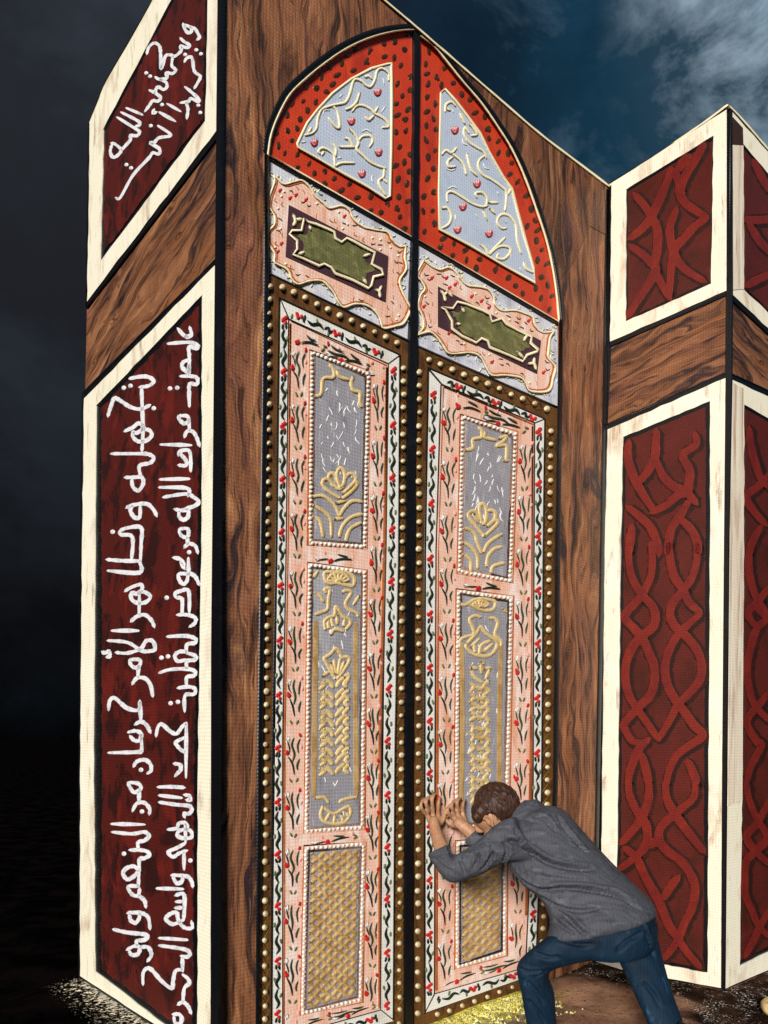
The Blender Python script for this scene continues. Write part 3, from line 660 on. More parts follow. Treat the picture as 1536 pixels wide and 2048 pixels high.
def inner_panel(leaf, q, gold=None, net=False, strokes_n=0, bars=()):
    W = WM
    b = MB()
    b.slab(inset(q, 2), W, D0 + .007, .007, BLACK); b.slab(wobble(inset(q, -2.6), 16, .8), W, D0 + .0085, .002, SILVER)
    panel = b.build('inner_panel', leaf)
    b = MB(); pearls(b, closed(inset(q, 5.4))); b.build('pearl_edging', panel)
    b = MB(); big = inset(q, 10.5)
    b.ribbon(closed(big), 4.4, W, D0 + .006, .002, ORANGE, curve=False, jit=.4); b.build('orange_outline', panel)
    if net:
        b = MB(); qq = inset(q, -6); hgt = math.dist(qq[0], qq[3]); wid = math.dist(qq[0], qq[1])
        rows = int(hgt / 10.2); cols = max(6, int(wid / 10) // 2 * 2)
        for r in range(rows + 1):
            pts = []
            for c in range(cols + 1):
                v = (r + .5 + (.42 if (c + r) % 2 else -.42) + R(.09)) / (rows + 1)
                pts.append(quad_pt(qq, min(max(c / cols + R(.012), 0), 1), v))
            b.ribbon(pts, 8.6, W, D0 + .009 + .0006 * (r % 3), .007, NETG, 0, jit=.2)
        b.build('gold_ornament', panel)
    if gold:
        b = MB()
        for i, (s, wd) in enumerate(gold): b.ribbon(s, wd + 1.4, W, D0 + .0095 + .0005 * (i % 4), .0055, GOLD, .08, jit=.12)
        b.build('gold_ornament', panel)
    for l in bars:
        b = MB(); b.ribbon(l, 10, W, D0 + .009, .003, NETG, 0, jit=.1, flat=True); b.build('gold_bar', panel)
    if strokes_n:
        b = MB()
        for i in range(strokes_n):
            u, v = random.uniform(.12, .85), random.uniform(.14, .62) if strokes_n > 30 else random.uniform(.05, .95)
            p = quad_pt(q, u, v); l = random.uniform(6, 19); a = random.choice([1, -1]) * random.uniform(.1, .7)
            b.ribbon([p, (p[0] + l * .4 * math.sin(a) + R(2), p[1] + l * .5), (p[0] + l * math.sin(a), p[1] + l)], random.uniform(1.5, 2.8), W, D0 + .009, .002, WPAINT, .7)
        b.build('brush_strokes', panel)

def tulip(b, x, y):
    for dx, a in ((-4, .5), (0, 0), (4, -.5)): b.ribbon([(x + dx * 1.1, y - 8), (x + dx * .5, y)], 3.2, WM, D0 + .010, .002, PTULIP, .5)
    b.ribbon([(x - 8, y - 2), (x - 3, y + 5), (x + 1, y + 6)], 4, WM, D0 + .011, .002, TULIP, .6); b.ribbon([(x + 7, y - 5), (x + 4, y + 3), (x, y + 6)], 4, WM, D0 + .011, .002, TULIP, .6)

def arch_light(leaf, red_poly, win, scrolls, tul, whites, rim):
    W = WM
    b = MB(); b.slab(red_poly, W, D0, .05, RED); fr = b.build('arch_frame', leaf)
    b = MB(); pts = []
    xs = [p[0] for p in red_poly]; ys = [p[1] for p in red_poly]
    for _ in range(4000):
        p = (random.uniform(min(xs), max(xs)), random.uniform(min(ys), max(ys)))
        m = 7.5
        if not all(inpoly((p[0] + dx, p[1] + dy), red_poly) for dx in (-m, m) for dy in (-m, m)): continue
        if any(inpoly((p[0] + dx, p[1] + dy), win) for dx in (-8, 0, 8) for dy in (-8, 0, 8)): continue
        if any(math.dist(p, q) < 19 for q in pts): continue
        pts.append(p); 
        a_ = random.uniform(-.3, 1.3); b.dome(p, random.uniform(3.8, 6.2), random.uniform(5.5, 9.4), W, D0 + .0005, .003, SPOT, a_, 7, 2)
        if random.random() < .6: b.dome((p[0] + R(3.5), p[1] + R(4)), random.uniform(2.5, 4.5), random.uniform(3, 6), W, D0 + .0008, .003, SPOT, a_ + R(.8), 6, 2)
    b.build('brown_spots', fr)
    b = MB(); b.slab(win, W, D0 + .008, .008, BLUE); lt = b.build('arch_window', leaf)
    b = MB(); b.ribbon(closed(win), 5.2, W, D0 + .008, .005, LGOLD, curve=False, jit=.15); b.build('gold_rim', lt)
    b = MB()
    for i, s in enumerate(scrolls): b.ribbon(s, 5.8, W, D0 + .0085 + .0004 * (i % 4), .0045, LGOLD, .25, jit=.12)
    b.build('gold_scrollwork', lt)
    b = MB()
    for x, y in tul: tb = MB(); tulip(tb, x, y); tb.build('tulip', lt)
    for s in whites: b.ribbon(s, 2.6, W, D0 + .009, .002, WPAINT, .6)
    b.build('white_strokes', lt)
    b = MB(); b.ribbon(rim, 6.6, W, D0 + .002, .021, LGOLD, jit=.15); b.build('gold_rim', fr)

def frieze(leaf, quad, wavy, rect, cart, knots):
    W = WM
    b = MB(); b.slab(quad, W, D0 - .001, .05, WASH); fz = b.build('frieze_panel', leaf)
    wc = (sum(q[0] for q in wavy) / len(wavy), sum(q[1] for q in wavy) / len(wavy)); wavy = [lerp(wc, p, 1.025) for p in wavy]
    b = MB(); b.slab(spline(closed(wavy), 3)[:-1], W, D0 + .006, .006, PINK)
    b.ribbon([lerp(p, (sum(q[0] for q in wavy) / len(wavy), sum(q[1] for q in wavy) / len(wavy)), .035) for p in closed(wavy)], 3.4, W, D0 + .006, .002, ORANGE, jit=.3)
    b.ribbon(closed(wavy), 4.2, W, D0 + .006, .006, LGOLD, jit=.3); fld = b.build('wavy_field', fz)
    # dabs of thick pale paint outside the wavy edge
    b = MB()
    for i in range(0, len(wavy)):
        x, y = wavy[i]
        for k in range(6):
            q = (x + R(10), y + R(9))
            if inpoly(q, quad) and not inpoly(q, wavy): b.ribbon([q, (q[0] + R(7), q[1] + R(6))], 3.4, W, D0, .004, LGOLD if random.random() < .6 else WASH, .4)
    # flower sprigs in the pink
    for _ in range(700):
        q = (random.uniform(min(p[0] for p in wavy), max(p[0] for p in wavy)), random.uniform(min(p[1] for p in wavy), max(p[1] for p in wavy)))
        big = inset(rect, 5)
        if not all(inpoly((q[0] + dx, q[1] + dy), wavy) for dx in (-5, 5) for dy in (-5, 5)) or any(inpoly((q[0] + dx, q[1] + dy), big) for dx in (-4, 4) for dy in (-4, 4)): continue
        if any(math.dist(q, z) < 8.8 for z in frieze.seen): continue
        frieze.seen.append(q); k = random.random()
        if k < .22: b.dome(q, 3.6, 3.8, W, D0 + .0065, .003, TULIP, 0, 7, 2); b.dome((q[0] + 3, q[1] - 3), 2.2, 2.6, W, D0 + .007, .003, TULIP, 0, 6, 2)
        elif k < .38: b.dome(q, 3.2, 2.6, W, D0 + .0065, .004, LGOLD, R(1), 7, 2)
        elif k < .7: b.ribbon([q, (q[0] + 4 + R(3), q[1] + 3 + R(3)), (q[0] + 8 + R(2), q[1] + 3 + R(4))], 2.4, W, D0 + .0065, .002, BROWNL, .7)
        else: b.ribbon([q, (q[0] + R(3), q[1] + 5), (q[0] + 3 + R(4), q[1] + 9)], 1.8, W, D0 + .0065, .002, ORANGE, .6)
    b.build('flower_sprigs', fld)
    b = MB(); b.slab(rect, W, D0 + .009, .003, PURPLE); cx = sum(p[0] for p in cart) / len(cart); cy = sum(p[1] for p in cart) / len(cart)
    car = b.build('cartouche', fld)
    b = MB(); b.slab(wobble([lerp(p, (cx, cy), .17) for p in cart], 5, 2.2), W, D0 + .011, .002, GREEN); b.build('green_centre', car) if False else None
    g2 = b
    g2.ribbon(closed(cart), 6, W, D0 + .0095, .010, LGOLD, curve=False, jit=.12)
    for s in knots: g2.ribbon(s, 6.5, W, D0 + .0095, .009, LGOLD, .2)
    # the cartouche stays one part: add the green centre and gold outline as its own mesh under the field
    g2.build('gold_cartouche', fld)
frieze.seen = []

def fan(cx, cy, rx, ry, a0, a1, n, wd=5):
    out = []
    for i in range(n):
        a = a0 + (a1 - a0) * i / (n - 1)
        out.append(([(cx + rx * .25 * math.cos(a), cy - ry * .25 * math.sin(a)), (cx + rx * math.cos(a), cy - ry * math.sin(a))], wd))
    arc = [(cx + rx * math.cos(a0 + (a1 - a0) * i / (2 * n)), cy - ry * math.sin(a0 + (a1 - a0) * i / (2 * n)) * (1 + .1 * (i % 2))) for i in range(2 * n + 1)]
    out.append((arc, wd)); return out
def gold_of(txt, ox, oy, sc, wd): return [(s, wd) for s in strokes(txt, ox, oy, sc)]

def leaf_left():
    W = WM
    rt = root('door_leaf', wall_base(W, (680, 2047)), 'left painted door leaf of the pair, carrying the black meeting strip', 'door', 'painted double doors')
    k = MB(); k.slab([(529, 320), (833, 482), (820, 2048), (820, 2240), (516, 2240), (524, 1480), (531, 900)], W, D0 - .006, .05, BLACK, True); k.build('door_board', rt)
    # arch
    A = spline(ARCH_L, 3)
    red = A + [(830, 140), (826, 480)] + [(536, 318)]
    win = [(783, 126), (770, 129), (743.5, 136.7), (702.6, 158), (666, 186), (636, 218), (614.5, 246), (595, 287), (596, 293), (640, 319), (687.6, 347), (735, 373), (771, 397), (781, 392), (783, 300), (784, 200)]
    SC5 = '''980,530 1010,520 1042,545; 1200,560 1200,500 1160,460 1120,450 1090,480 1070,560 1030,620 980,600 950,570 900,550 870,570 840,680 800,760 740,780 690,790 620,810 570,840 540,920 530,1000 490,1050 420,1070; 680,800 720,850 740,930 740,1000 700,990 640,910; 930,670 900,760 850,810 800,830; 860,850 900,800 960,795 1030,830 1070,870 1110,890 1170,930 1200,990 1140,1000; 1070,860 1100,810; 980,890 1010,930 1060,890; 830,1010 880,1060 920,1140 900,1200 960,1260 1010,1310 1080,1350 1170,1380; 920,1120 960,1080 1030,1080 1050,1130 1020,1180; 790,1100 830,1110 870,1180; 740,1180 830,1180 880,1180; 560,1240 545,1220 580,1190 640,1210 690,1260 700,1360; 600,1225 575,1255; 670,1140 710,1200 700,1270; 700,1360 760,1330 880,1330; 1160,1380 1150,1460 1110,1490 1120,1550 1170,1630; 1180,1510 1150,1480; 450,1050 480,1000'''
    f5 = lambda l: [(520 + x / 4.6545, 40 + y / 4.6545) for x, y in l]
    arch_light(rt, red, win, strokes(SC5, 520, 40, 4.6545), f5([(1095, 670), (850, 940), (505, 1140), (1105, 1230), (950, 1430)]),
               strokes('1140,520 1160,600; 740,720 770,690; 950,1040 990,1020 1040,1050; 590,880 600,840 650,840; 1130,860 1170,800; 720,1290 760,1280; 1050,1440 1040,1480 1055,1510; 385,1140 430,1130', 520, 40, 4.6545), [(536, 312)] + ARCH_L)
    b = MB(); b.ribbon([(537, 316), (600, 352), (700, 409), (826, 480)], 7, W, D0 + .001, .006, BLACK, curve=False); b.build('rail_line', rt); b = MB(); b.ribbon([(540, 311), (600, 345), (700, 402), (824, 474)], 4, W, D0 + .001, .008, LGOLD, curve=False, jit=.3); b.build('gold_line', rt); b = MB()
    b.ribbon([(539, 547), (680, 616), (821, 684)], 6, W, D0 + .001, .006, BLACK, curve=False); b.build('rail_line', rt)
    wav = strokes('150,250 230,330 330,310 400,300 470,360 520,440 590,500 650,550 760,530 830,570 870,650 960,720 1080,750 1180,770 1230,850 1290,900 1340,900 1335,1000 1350,1100 1290,1200 1300,1280 1350,1390 1385,1470 1330,1590 1260,1620 1140,1640 1110,1560 1060,1480 980,1430 880,1420 780,1450 730,1400 690,1320 640,1260 580,1210 470,1210 370,1240 310,1200 270,1110 180,1060 150,1040 150,960 90,860 90,770 150,700 150,620 100,530 110,430 150,320', 520, 300, 4.6545)[0]
    z = strokes('270,510 1195,990 1170,1415 240,990; 410,640 450,670 520,690 640,740 690,760 700,820 760,860 810,820 870,850 960,900 1070,950 1040,1060 1130,1110 1150,1160 1060,1180 1040,1260 1010,1290 860,1210 700,1150 660,1090 600,1060 550,1080 400,1010 310,970 350,920 345,840 275,780 300,750 390,750; 310,600 330,660 310,700; 335,650 385,640; 1080,1300 1110,1320 1120,1370; 1110,1320 1130,1270; 460,700 475,740; 360,970 410,950; 960,990 1020,970; 960,1190 990,1240', 520, 300, 4.6545)
    frieze(rt, [(537, 320), (822, 482), (819, 680), (540, 545)], wav, z[0], z[1], z[2:])
    # studded brown bands
    xl = lambda y: 536.5 - (y - 600) * .0098; xr = lambda y: 818 - (y - 690) * .0058
    b = MB()
    b.slab([(539, 550), (818, 686), (799, 708), (559, 594)], W, D0 + .005, .006, BAND)
    b.slab([(539, 550), (558.7, 594), (552, 1100), (544, 1480), (542, 2060), (541, 2190), (520, 2220), (523, 1480), (531, 1100)], W, D0 + .005, .006, BAND)
    b.slab([(818, 686), (799, 708), (797, 1100), (790, 1480), (787, 2040), (811, 2070), (813, 1480), (816, 1100)], W, D0 + .005, .006, BAND)
    b.slab([(787, 2040), (541, 2112), (541, 2190), (811, 2100)], W, D0 + .005, .006, BAND)
    xlattice(b, [(807, 740), (805, 1100), (801, 1480), (798, 2050)], 8, 26); xlattice(b, [(533, 1800), (532, 2050)], 7, 26)
    bd = b.build('studded_band', rt)
    b = MB()
    b.ribbon([(559, 596), (552, 1100), (545, 1480), (543, 2110)], 4, W, D0 + .009, .003, BLACK, curve=False); b.ribbon([(559, 596), (799, 709)], 4, W, D0 + .009, .003, BLACK, curve=False)
    b.ribbon([(800, 710), (798, 1100), (791, 1480), (787, 2040)], 4.5, W, D0 + .009, .003, BLACK, curve=False)
    # white flower border
    o = [(562, 600), (799, 710), (787, 2042), (545, 2110)]; i = [(578, 637), (777, 727), (763, 2020), (565, 2075)]
    b.ring(o, i, W, D0 + .008, .006, STRIP)
    sl = Strip([(561, 602), (554, 1100), (546, 1480), (545, 2100)], [(577, 640), (572, 1100), (565.5, 1480), (565, 2070)]); sr_ = Strip([(777, 727), (773, 1100), (764, 1480), (762, 2018)], [(798, 712), (795, 1100), (787, 1480), (786, 2035)])
    st = Strip([(580, 638), (777, 728)], [(566, 603), (797, 712)]); sb = Strip([(566, 2075), (762, 2020)], [(548, 2108), (786, 2042)])
    vine_white(b, sl, 107, -14); vine_white(b, sr_, 107, -18); vine_white(b, st, 84, 60); vine_white(b, sb, 90, -10)
    for l in ([(577, 638), (572, 1100), (565.5, 1480), (565, 2075)], [(578, 638), (777, 727), (772, 1100), (763, 1480), (761, 2020)], [(565, 2075), (761, 2020)], [(562, 601), (578, 638)], [(799, 711), (777, 727)], [(787, 2040), (762, 2020)]):
        b.ribbon(l, 3.2, W, D0 + .009, .002, BROWNL, curve=False, jit=.3)
    b.build('flower_border', rt)
    # pink frame
    b = MB(); b.slab([(579, 640), (776, 729), (771, 1100), (762, 1480), (760, 2020), (567, 2074), (567, 1480), (573, 1100)], W, D0 + .007, .006, PINK)
    vine_pink(b, Strip([(580, 690), (575, 1100), (568, 1480), (568, 2040)], [(616, 690), (613, 1100), (607, 1480), (600, 2040)]), 111, -10)
    vine_pink(b, Strip([(742, 770), (738, 1100), (732, 1480), (728, 2010)], [(773, 750), (769, 1100), (761, 1480), (758, 2010)]), 108, -6, .85)
    vine_pink(b, Strip([(600, 690), (760, 755)], [(590, 655), (770, 735)]), 95, 30, .8)
    vine_pink(b, Strip([(630, 1098), (715, 1106)], [(630, 1122), (715, 1134)]), 90, 2, .6); vine_pink(b, Strip([(622, 1674), (715, 1664)], [(622, 1690), (715, 1680)]), 90, 0, .45); vine_pink(b, Strip([(580, 2045), (755, 2005)], [(575, 2065), (758, 2016)]), 90, 5, .5)
    for l in ([(581, 648), (576, 1100), (569, 1480), (568, 2068)], [(583, 643), (773, 731)], [(774, 735), (769, 1100), (760, 1480), (758, 2016)]): b.ribbon(l, 4.6, W, D0 + .007, .002, ORANGE, curve=False, jit=.6)
    b.build('pink_frame', rt)
    G1 = '''510,525 570,500 590,360 680,350 690,290 650,230; 720,280 740,340 830,370; 870,340 850,400 870,470 930,490 930,580 950,620; 740,1360 715,1250 750,1190 790,1240 780,1340 740,1370; 700,1360 640,1290 660,1240 700,1260 725,1330; 740,1470 640,1410 585,1350 595,1300 640,1300 690,1370; 770,1430 890,1310 870,1250 820,1250 790,1300; 760,1480 840,1420 905,1350 890,1310; 690,1370 740,1385 780,1360; 490,1460 580,1450 660,1500 710,1560 740,1640; 740,1640 790,1560 860,1500 950,1505; 500,1540 600,1600 660,1680 665,1830; 740,1830 770,1730 850,1650 950,1620; 500,1640 560,1690 590,1830; 800,1870 840,1760 940,1700; 700,1520 790,1500; 690,1670 770,1660'''
    inner_panel(rt, [(629.6, 710), (731.6, 753), (724, 1088), (626, 1080)], gold_of(G1, 520, 680, 4.6545, 6.6), False, 44)
    q2 = [(625, 1135), (724, 1150), (719.4, 1649), (618, 1657)]
    G2 = '''610,380 600,310 640,295 690,300 740,285 830,310 880,360 870,425 810,420 720,400 650,405 610,380; 500,350 540,290; 620,490 600,460 650,455 640,540 630,640 580,670 520,690; 520,490 560,520 595,575; 770,490 800,470 850,490 800,580 820,640 900,680 912,712; 925,520 870,600; 610,830 600,760 640,720 695,700 705,620 740,660 775,710 830,740 842,780 800,830; 640,820 635,760; 680,800 665,730; 780,800 790,740; 720,700 720,780; 660,880 700,830 780,850; 700,1290 615,1140 600,1100 660,1060 705,1010 750,1060 760,1090 820,1090 830,1130 770,1230 720,1290; 705,1240 690,1120; 725,1250 745,1110; 660,1140 690,1240; 790,1130 740,1240; 580,1270 640,1230; 780,1270 830,1260 800,1340'''
    gd = gold_of(G2, 520, 1080, 4.6545, 6.4) + fan(677, 1166, 22, 20, .3, 2.85, 7, 4.6)
    for k in range(10):
        y = 1362 + k * 19.2 + R(2)
        gd += [([(650 + R(2), y), (660 + R(2), y + 5), (666 + R(1), y + 15)], 8), ([(688 + R(2), y - 5), (679, y + 3), (673 + R(2), y + 12)], 8), ([(640, y + 3 + R(2)), (650 + R(2), y + 9), (642 + R(2), y + 17)], 7.2), ([(698, y - 3 + R(2)), (688 + R(3), y + 6), (695 + R(2), y + 13)], 7.2)]
    bars = [[(632, 1242), (630, 1400), (628, 1592)], [(712, 1246), (711, 1400), (713, 1590)]]
    gd += gold_of('430,420 500,415 530,450; 735,410 640,430 610,450; 490,480 540,520 580,530 630,500 680,480 690,530 650,590 570,605 490,580 475,530 490,480; 540,530 510,580; 580,540 570,600; 620,530 640,590; 660,510 680,560', 510, 1480, 3.606, 6)
    inner_panel(rt, q2, gd, False, 30, bars)
    inner_panel(rt, [(618, 1702), (722, 1694), (715, 1994), (611, 2021)], None, True)
    # meeting strip
    b = MB(); b.slab(wobble([(829, 62), (840, 71), (836.5, 480), (836, 700), (832, 895), (829, 1295), (827, 1600), (826, 2240), (811, 2240), (811, 1600), (813, 1295), (815, 895), (820, 680), (826, 470), (829, 140)], 30, 1.1), W, D0 + .02, .04, BLACK); b.build('meeting_strip', rt)
    studs(rt, [([(539, 560), (538, 700), (536, 1000), (532, 1480), (530, 2050)], 26, 6.3), ([(553, 568), (806, 692)], 25.5, 6.2), ([(808, 722), (806, 1000), (803, 1480), (799, 2060)], 27, 5.6)], 96)

def leaf_right():
    W = WM
    rt = root('door_leaf', wall_base(W, (950, 2012)), 'right painted door leaf of the pair, the one the man pushes against', 'door', 'painted double doors')
    k = MB(); k.slab([(832, 480), (1123, 648), (1121, 815), (1114, 1300), (1108, 1700), (1096, 1962), (1043, 1981), (854, 2050), (826, 2060), (826, 1300), (834, 700)], W, D0 - .006, .05, BLACK, True); k.build('door_board', rt)
    A = spline(ARCH_R, 3)
    red = [(839, 72)] + A + [(1117, 647), (836.5, 484), (837, 300)]
    win = [(881.8, 185), (890, 178), (911, 201), (935.5, 233), (959.6, 265.5), (978, 303), (1005, 351.5), (1024, 378), (1035, 421), (1048, 469.6), (1067, 534), (1071, 566), (1008, 531), (941, 491), (879, 457.5), (878, 380), (880, 280)]
    SC6 = '''265,680 270,630 310,610 340,640; 270,660 300,670; 375,690 390,730 410,770; 440,770 470,800 500,850 460,860; 440,840 410,800 405,850 440,910 500,950 550,980 570,1030; 240,1000 270,970 310,990 350,950; 310,990 380,1050 410,1100 420,1150; 340,1090 290,1090 285,1050 320,1020; 425,990 440,1060 460,1120 500,1160; 560,1010 520,1040 510,1090 540,1150 610,1190 680,1240 720,1290 710,1420; 280,1350 280,1290 320,1280 390,1320 470,1370 540,1390 580,1380; 500,1320 490,1290 540,1285 575,1330 570,1380; 580,1360 655,1360; 540,1400 575,1490; 590,1400 635,1440; 240,1400 280,1400 310,1460 290,1520 240,1550; 720,1550 680,1550 650,1500 680,1450 740,1460 790,1530 800,1640 830,1740; 520,1670 560,1700 590,1740 640,1690 710,1620; 590,1750 660,1690 730,1690 750,1730 700,1780 650,1770 660,1740; 850,1800 865,1850 920,1880; 730,1300 760,1250'''
    f6 = lambda l: [(820 + x / 3.7244, 40 + y / 3.7244) for x, y in l]
    arch_light(rt, red, win, strokes(SC6, 820, 40, 3.7244), f6([(335, 820), (500, 1220), (395, 1390), (355, 1560), (590, 1590)]),
               strokes('390,880 400,920 425,930; 545,1060 560,1100 590,1110; 280,1260 320,1240 350,1255; 270,1110 310,1120 340,1110; 340,1440 340,1490; 480,1430 500,1470; 650,1270 660,1300; 700,1490 720,1510; 760,1710 750,1770; 810,1830 830,1870; 310,650 325,690', 820, 40, 3.7244), [(842, 71)] + ARCH_R)
    b = MB(); b.ribbon([(837, 486), (970, 562), (1118, 650)], 7, W, D0 + .001, .006, BLACK, curve=False); b.build('rail_line', rt); b = MB(); b.ribbon([(838, 480), (970, 556), (1117, 643)], 4, W, D0 + .001, .008, LGOLD, curve=False, jit=.3); b.build('gold_line', rt); b = MB()
    b.ribbon([(836, 693), (970, 752), (1116, 815)], 6, W, D0 + .001, .006, BLACK, curve=False); b.build('rail_line', rt)
    wav = strokes('230,380 300,430 370,460 450,440 510,480 560,550 620,600 700,610 790,630 840,690 860,770 920,820 1040,820 1130,850 1190,880 1210,950 1270,1010 1340,1010 1380,1000 1345,1060 1330,1180 1330,1240 1390,1320 1370,1420 1330,1530 1170,1530 1130,1460 1080,1410 950,1390 830,1390 780,1320 730,1230 640,1190 460,1200 400,1130 350,1060 290,1010 220,1020 180,1030 230,960 210,850 180,790 200,690 240,630 210,560 170,500', 800, 440, 4.518)[0]
    z = strokes('345,600 1275,1090 1240,1390 345,960; 380,790 480,800 520,740 600,760 750,820 810,850 830,920 920,890 960,940 1070,1000 1190,1050 1180,1110 1250,1170 1240,1190 1150,1220 1110,1280 980,1220 810,1150 790,1090 740,1070 690,1110 560,1050 470,980 470,910 410,810; 370,640 400,680 410,730; 400,680 430,650; 430,640 470,690; 1160,1300 1210,1300 1230,1350; 1210,1300 1215,1250; 1060,1190 1110,1240; 560,790 580,830; 510,940 545,940; 1120,1090 1150,1040', 800, 440, 4.518)
    frieze(rt, [(836.5, 486), (1118, 649), (1115, 813), (836, 690)], wav, z[0], z[1], z[2:])
    b = MB()
    b.slab([(836, 696), (1115, 818), (1089, 836), (855, 733)], W, D0 + .005, .006, BAND)
    b.slab([(836, 696), (855, 733), (850, 1100), (848, 1400), (847, 1700), (849, 2026), (829, 2056), (828, 1540), (829, 1100)], W, D0 + .005, .006, BAND)
    b.slab([(1115, 818), (1089, 836), (1087, 1100), (1084, 1578), (1077, 1810), (1072, 1948), (1094, 1962), (1100, 1810), (1107, 1578), (1110, 1100)], W, D0 + .005, .006, BAND)
    b.slab([(849, 2028), (1038, 1960), (1072, 1948), (1094, 1962), (1043, 1979), (854, 2049), (829, 2058)], W, D0 + .005, .006, BAND)
    xlattice(b, [(1103, 850), (1098, 1100), (1095, 1578), (1088, 1810)], 9, 25); xlattice(b, [(842, 735), (839, 1000), (838, 1350)], 7, 27); xlattice(b, [(850, 712), (1100, 824)], 8, 25)
    b.build('studded_band', rt)
    b = MB()
    b.ribbon([(857, 737), (850, 1100), (849, 1540), (850, 2026)], 4.5, W, D0 + .009, .003, BLACK, curve=False); b.ribbon([(857, 735), (1089, 837)], 4, W, D0 + .009, .003, BLACK, curve=False)
    b.ribbon([(1090, 838), (1087, 1100), (1084, 1578), (1077, 1810), (1072, 1946)], 4.5, W, D0 + .009, .003, BLACK, curve=False)
    o = [(858.6, 739), (1089, 837), (1085, 1300), (1083.6, 1570), (1075, 1830), (1070, 1948), (849, 2026), (849, 1540), (850, 1100)]
    i = [(884, 769), (1069, 846), (1067, 1300), (1066, 1570), (1056, 1830), (1052, 1934), (869, 1988), (869, 1540), (872, 1100)]
    b.ring(o, i, W, D0 + .008, .006, STRIP)
    vine_white(b, Strip([(853, 780), (851, 1100), (849, 1540), (850, 2000)], [(881, 780), (871, 1100), (870, 1540), (868, 1990)]), 108, -5); vine_white(b, Strip([(1069, 850), (1067, 1300), (1065, 1570), (1056, 1930)], [(1088, 842), (1085, 1300), (1083, 1570), (1071, 1940)]), 107, -12)
    vine_white(b, Strip([(884, 769), (1066, 845)], [(866, 742), (1086, 837)]), 84, 40); vine_white(b, Strip([(869, 1988), (1050, 1936)], [(853, 2022), (1066, 1948)]), 88, 0)
    for l in ([(882, 770), (872, 1100), (870, 1540), (869, 1988)], [(884, 769), (1069, 845), (1067, 1300), (1066, 1570), (1056, 1830), (1051, 1936)], [(869, 1988), (1051, 1935)], [(859, 740), (884, 769)], [(1089, 838), (1069, 846)], [(850, 2026), (869, 1988)]):
        b.ribbon(l, 3.6, W, D0 + .009, .002, BROWNL, curve=False, jit=.3)
    b.build('flower_border', rt)
    b = MB(); b.slab([(884, 770), (1068, 847), (1066, 1300), (1065, 1570), (1055, 1830), (1051, 1934), (870, 1987), (870, 1540), (873, 1100)], W, D0 + .007, .006, PINK)
    vine_pink(b, Strip([(882, 800), (874, 1100), (872, 1540), (872, 1980)], [(918, 810), (915, 1100), (911, 1540), (908, 1970)]), 108, -6); vine_pink(b, Strip([(1038, 880), (1027, 1100), (1021, 1578), (1012, 1920)], [(1068, 868), (1066, 1100), (1064, 1578), (1052, 1920)]), 106, -14, .9)
    vine_pink(b, Strip([(905, 812), (1050, 872)], [(895, 780), (1062, 850)]), 90, 10, .8); vine_pink(b, Strip([(928, 1156), (1010, 1174)], [(928, 1170), (1010, 1186)]), 90, 2, .55); vine_pink(b, Strip([(885, 1955), (1040, 1912)], [(880, 1975), (1045, 1930)]), 88, 4, .55)
    for l in ([(887, 776), (877, 1100), (874, 1540), (873, 1980)], [(888, 773), (1066, 849)], [(1065, 853), (1063, 1300), (1061, 1570), (1052, 1830)]): b.ribbon(l, 5.2, W, D0 + .007, .002, ORANGE, curve=False, jit=.6)
    b.build('pink_frame', rt)
    G1 = '''610,560 680,540 680,460 760,440 760,380 735,350; 800,390 790,440 890,465; 920,450 990,430 960,480 900,520 990,520 990,650; 965,655 1005,655; 780,1360 660,1210 640,1150 700,1130 745,1210; 760,1240 740,1100 770,1055 805,1110 800,1220 770,1250; 810,1270 885,1200 880,1130 825,1120; 790,1360 910,1240 880,1205; 690,1150 730,1230; 600,1290 650,1300 700,1350 720,1420 760,1520; 780,1510 830,1420 950,1340; 590,1420 660,1460 720,1550 725,1660; 810,1640 820,1550 880,1480 950,1460; 590,1530 660,1590 660,1690; 850,1700 870,1640 970,1610'''
    inner_panel(rt, [(931, 839), (1025.6, 873.5), (1015, 1156), (924.6, 1137)], gold_of(G1, 800, 780, 4.6545, 6.6), False, 40)
    G2 = '''560,320 610,325 640,310 720,270 850,280 890,310 860,370 770,375 690,340 640,310; 750,440 700,425 650,460 680,540 690,600 620,620 565,650 557,720; 830,450 880,450 912,500 885,600 940,660 940,710; 620,690 720,580 750,530 800,590 900,665 890,740 820,800 690,785 620,725 620,690; 660,720 740,640; 740,780 760,700 840,660; 770,770 860,690; 700,760 690,700; 740,870 780,870; 755,850 758,960; 660,910 720,915; 780,920 845,910; 665,930 700,1000 770,1050; 840,920 800,1010; 960,360 990,390'''
    gd = gold_of(G2, 800, 1140, 4.6545, 6.2) + fan(962, 1217, 18, 15, .5, 2.7, 6, 4.4)
    for k in range(12):
        y = 1364 + k * 20.4 + R(2)
        gd += [([(940, y), (950 + R(3), y + 8), (942 + R(2), y + 17)], 7), ([(951 + R(2), y + 6), (961, y + 12), (972 + R(2), y + 8)], 7.4), ([(978, y - 3), (971 + R(3), y + 7), (980 + R(2), y + 18)], 7), ([(958, y + 16), (965 + R(3), y + 22)], 6.4)]
    bars = [[(924, 1288), (925, 1440), (922, 1640)], [(1002, 1288), (999, 1440), (1000, 1636)]]
    inner_panel(rt, [(922.5, 1188), (1017, 1202), (1008, 1642), (918, 1650)], gd, False, 30, bars)
    inner_panel(rt, [(921, 1692), (1005, 1684), (1004, 1901), (920, 1929)], None, True)
    studs(rt, [([(846, 715), (1105, 822)], 26, 6.2), ([(839, 730), (838, 1000), (837, 1480), (836, 2040)], 27.5, 6.2), ([(1102, 850), (1099, 1100), (1095, 1578), (1088, 1810), (1082, 1945)], 25, 5.8), ([(862, 2034), (1062, 1962)], 28, 5)], 130)
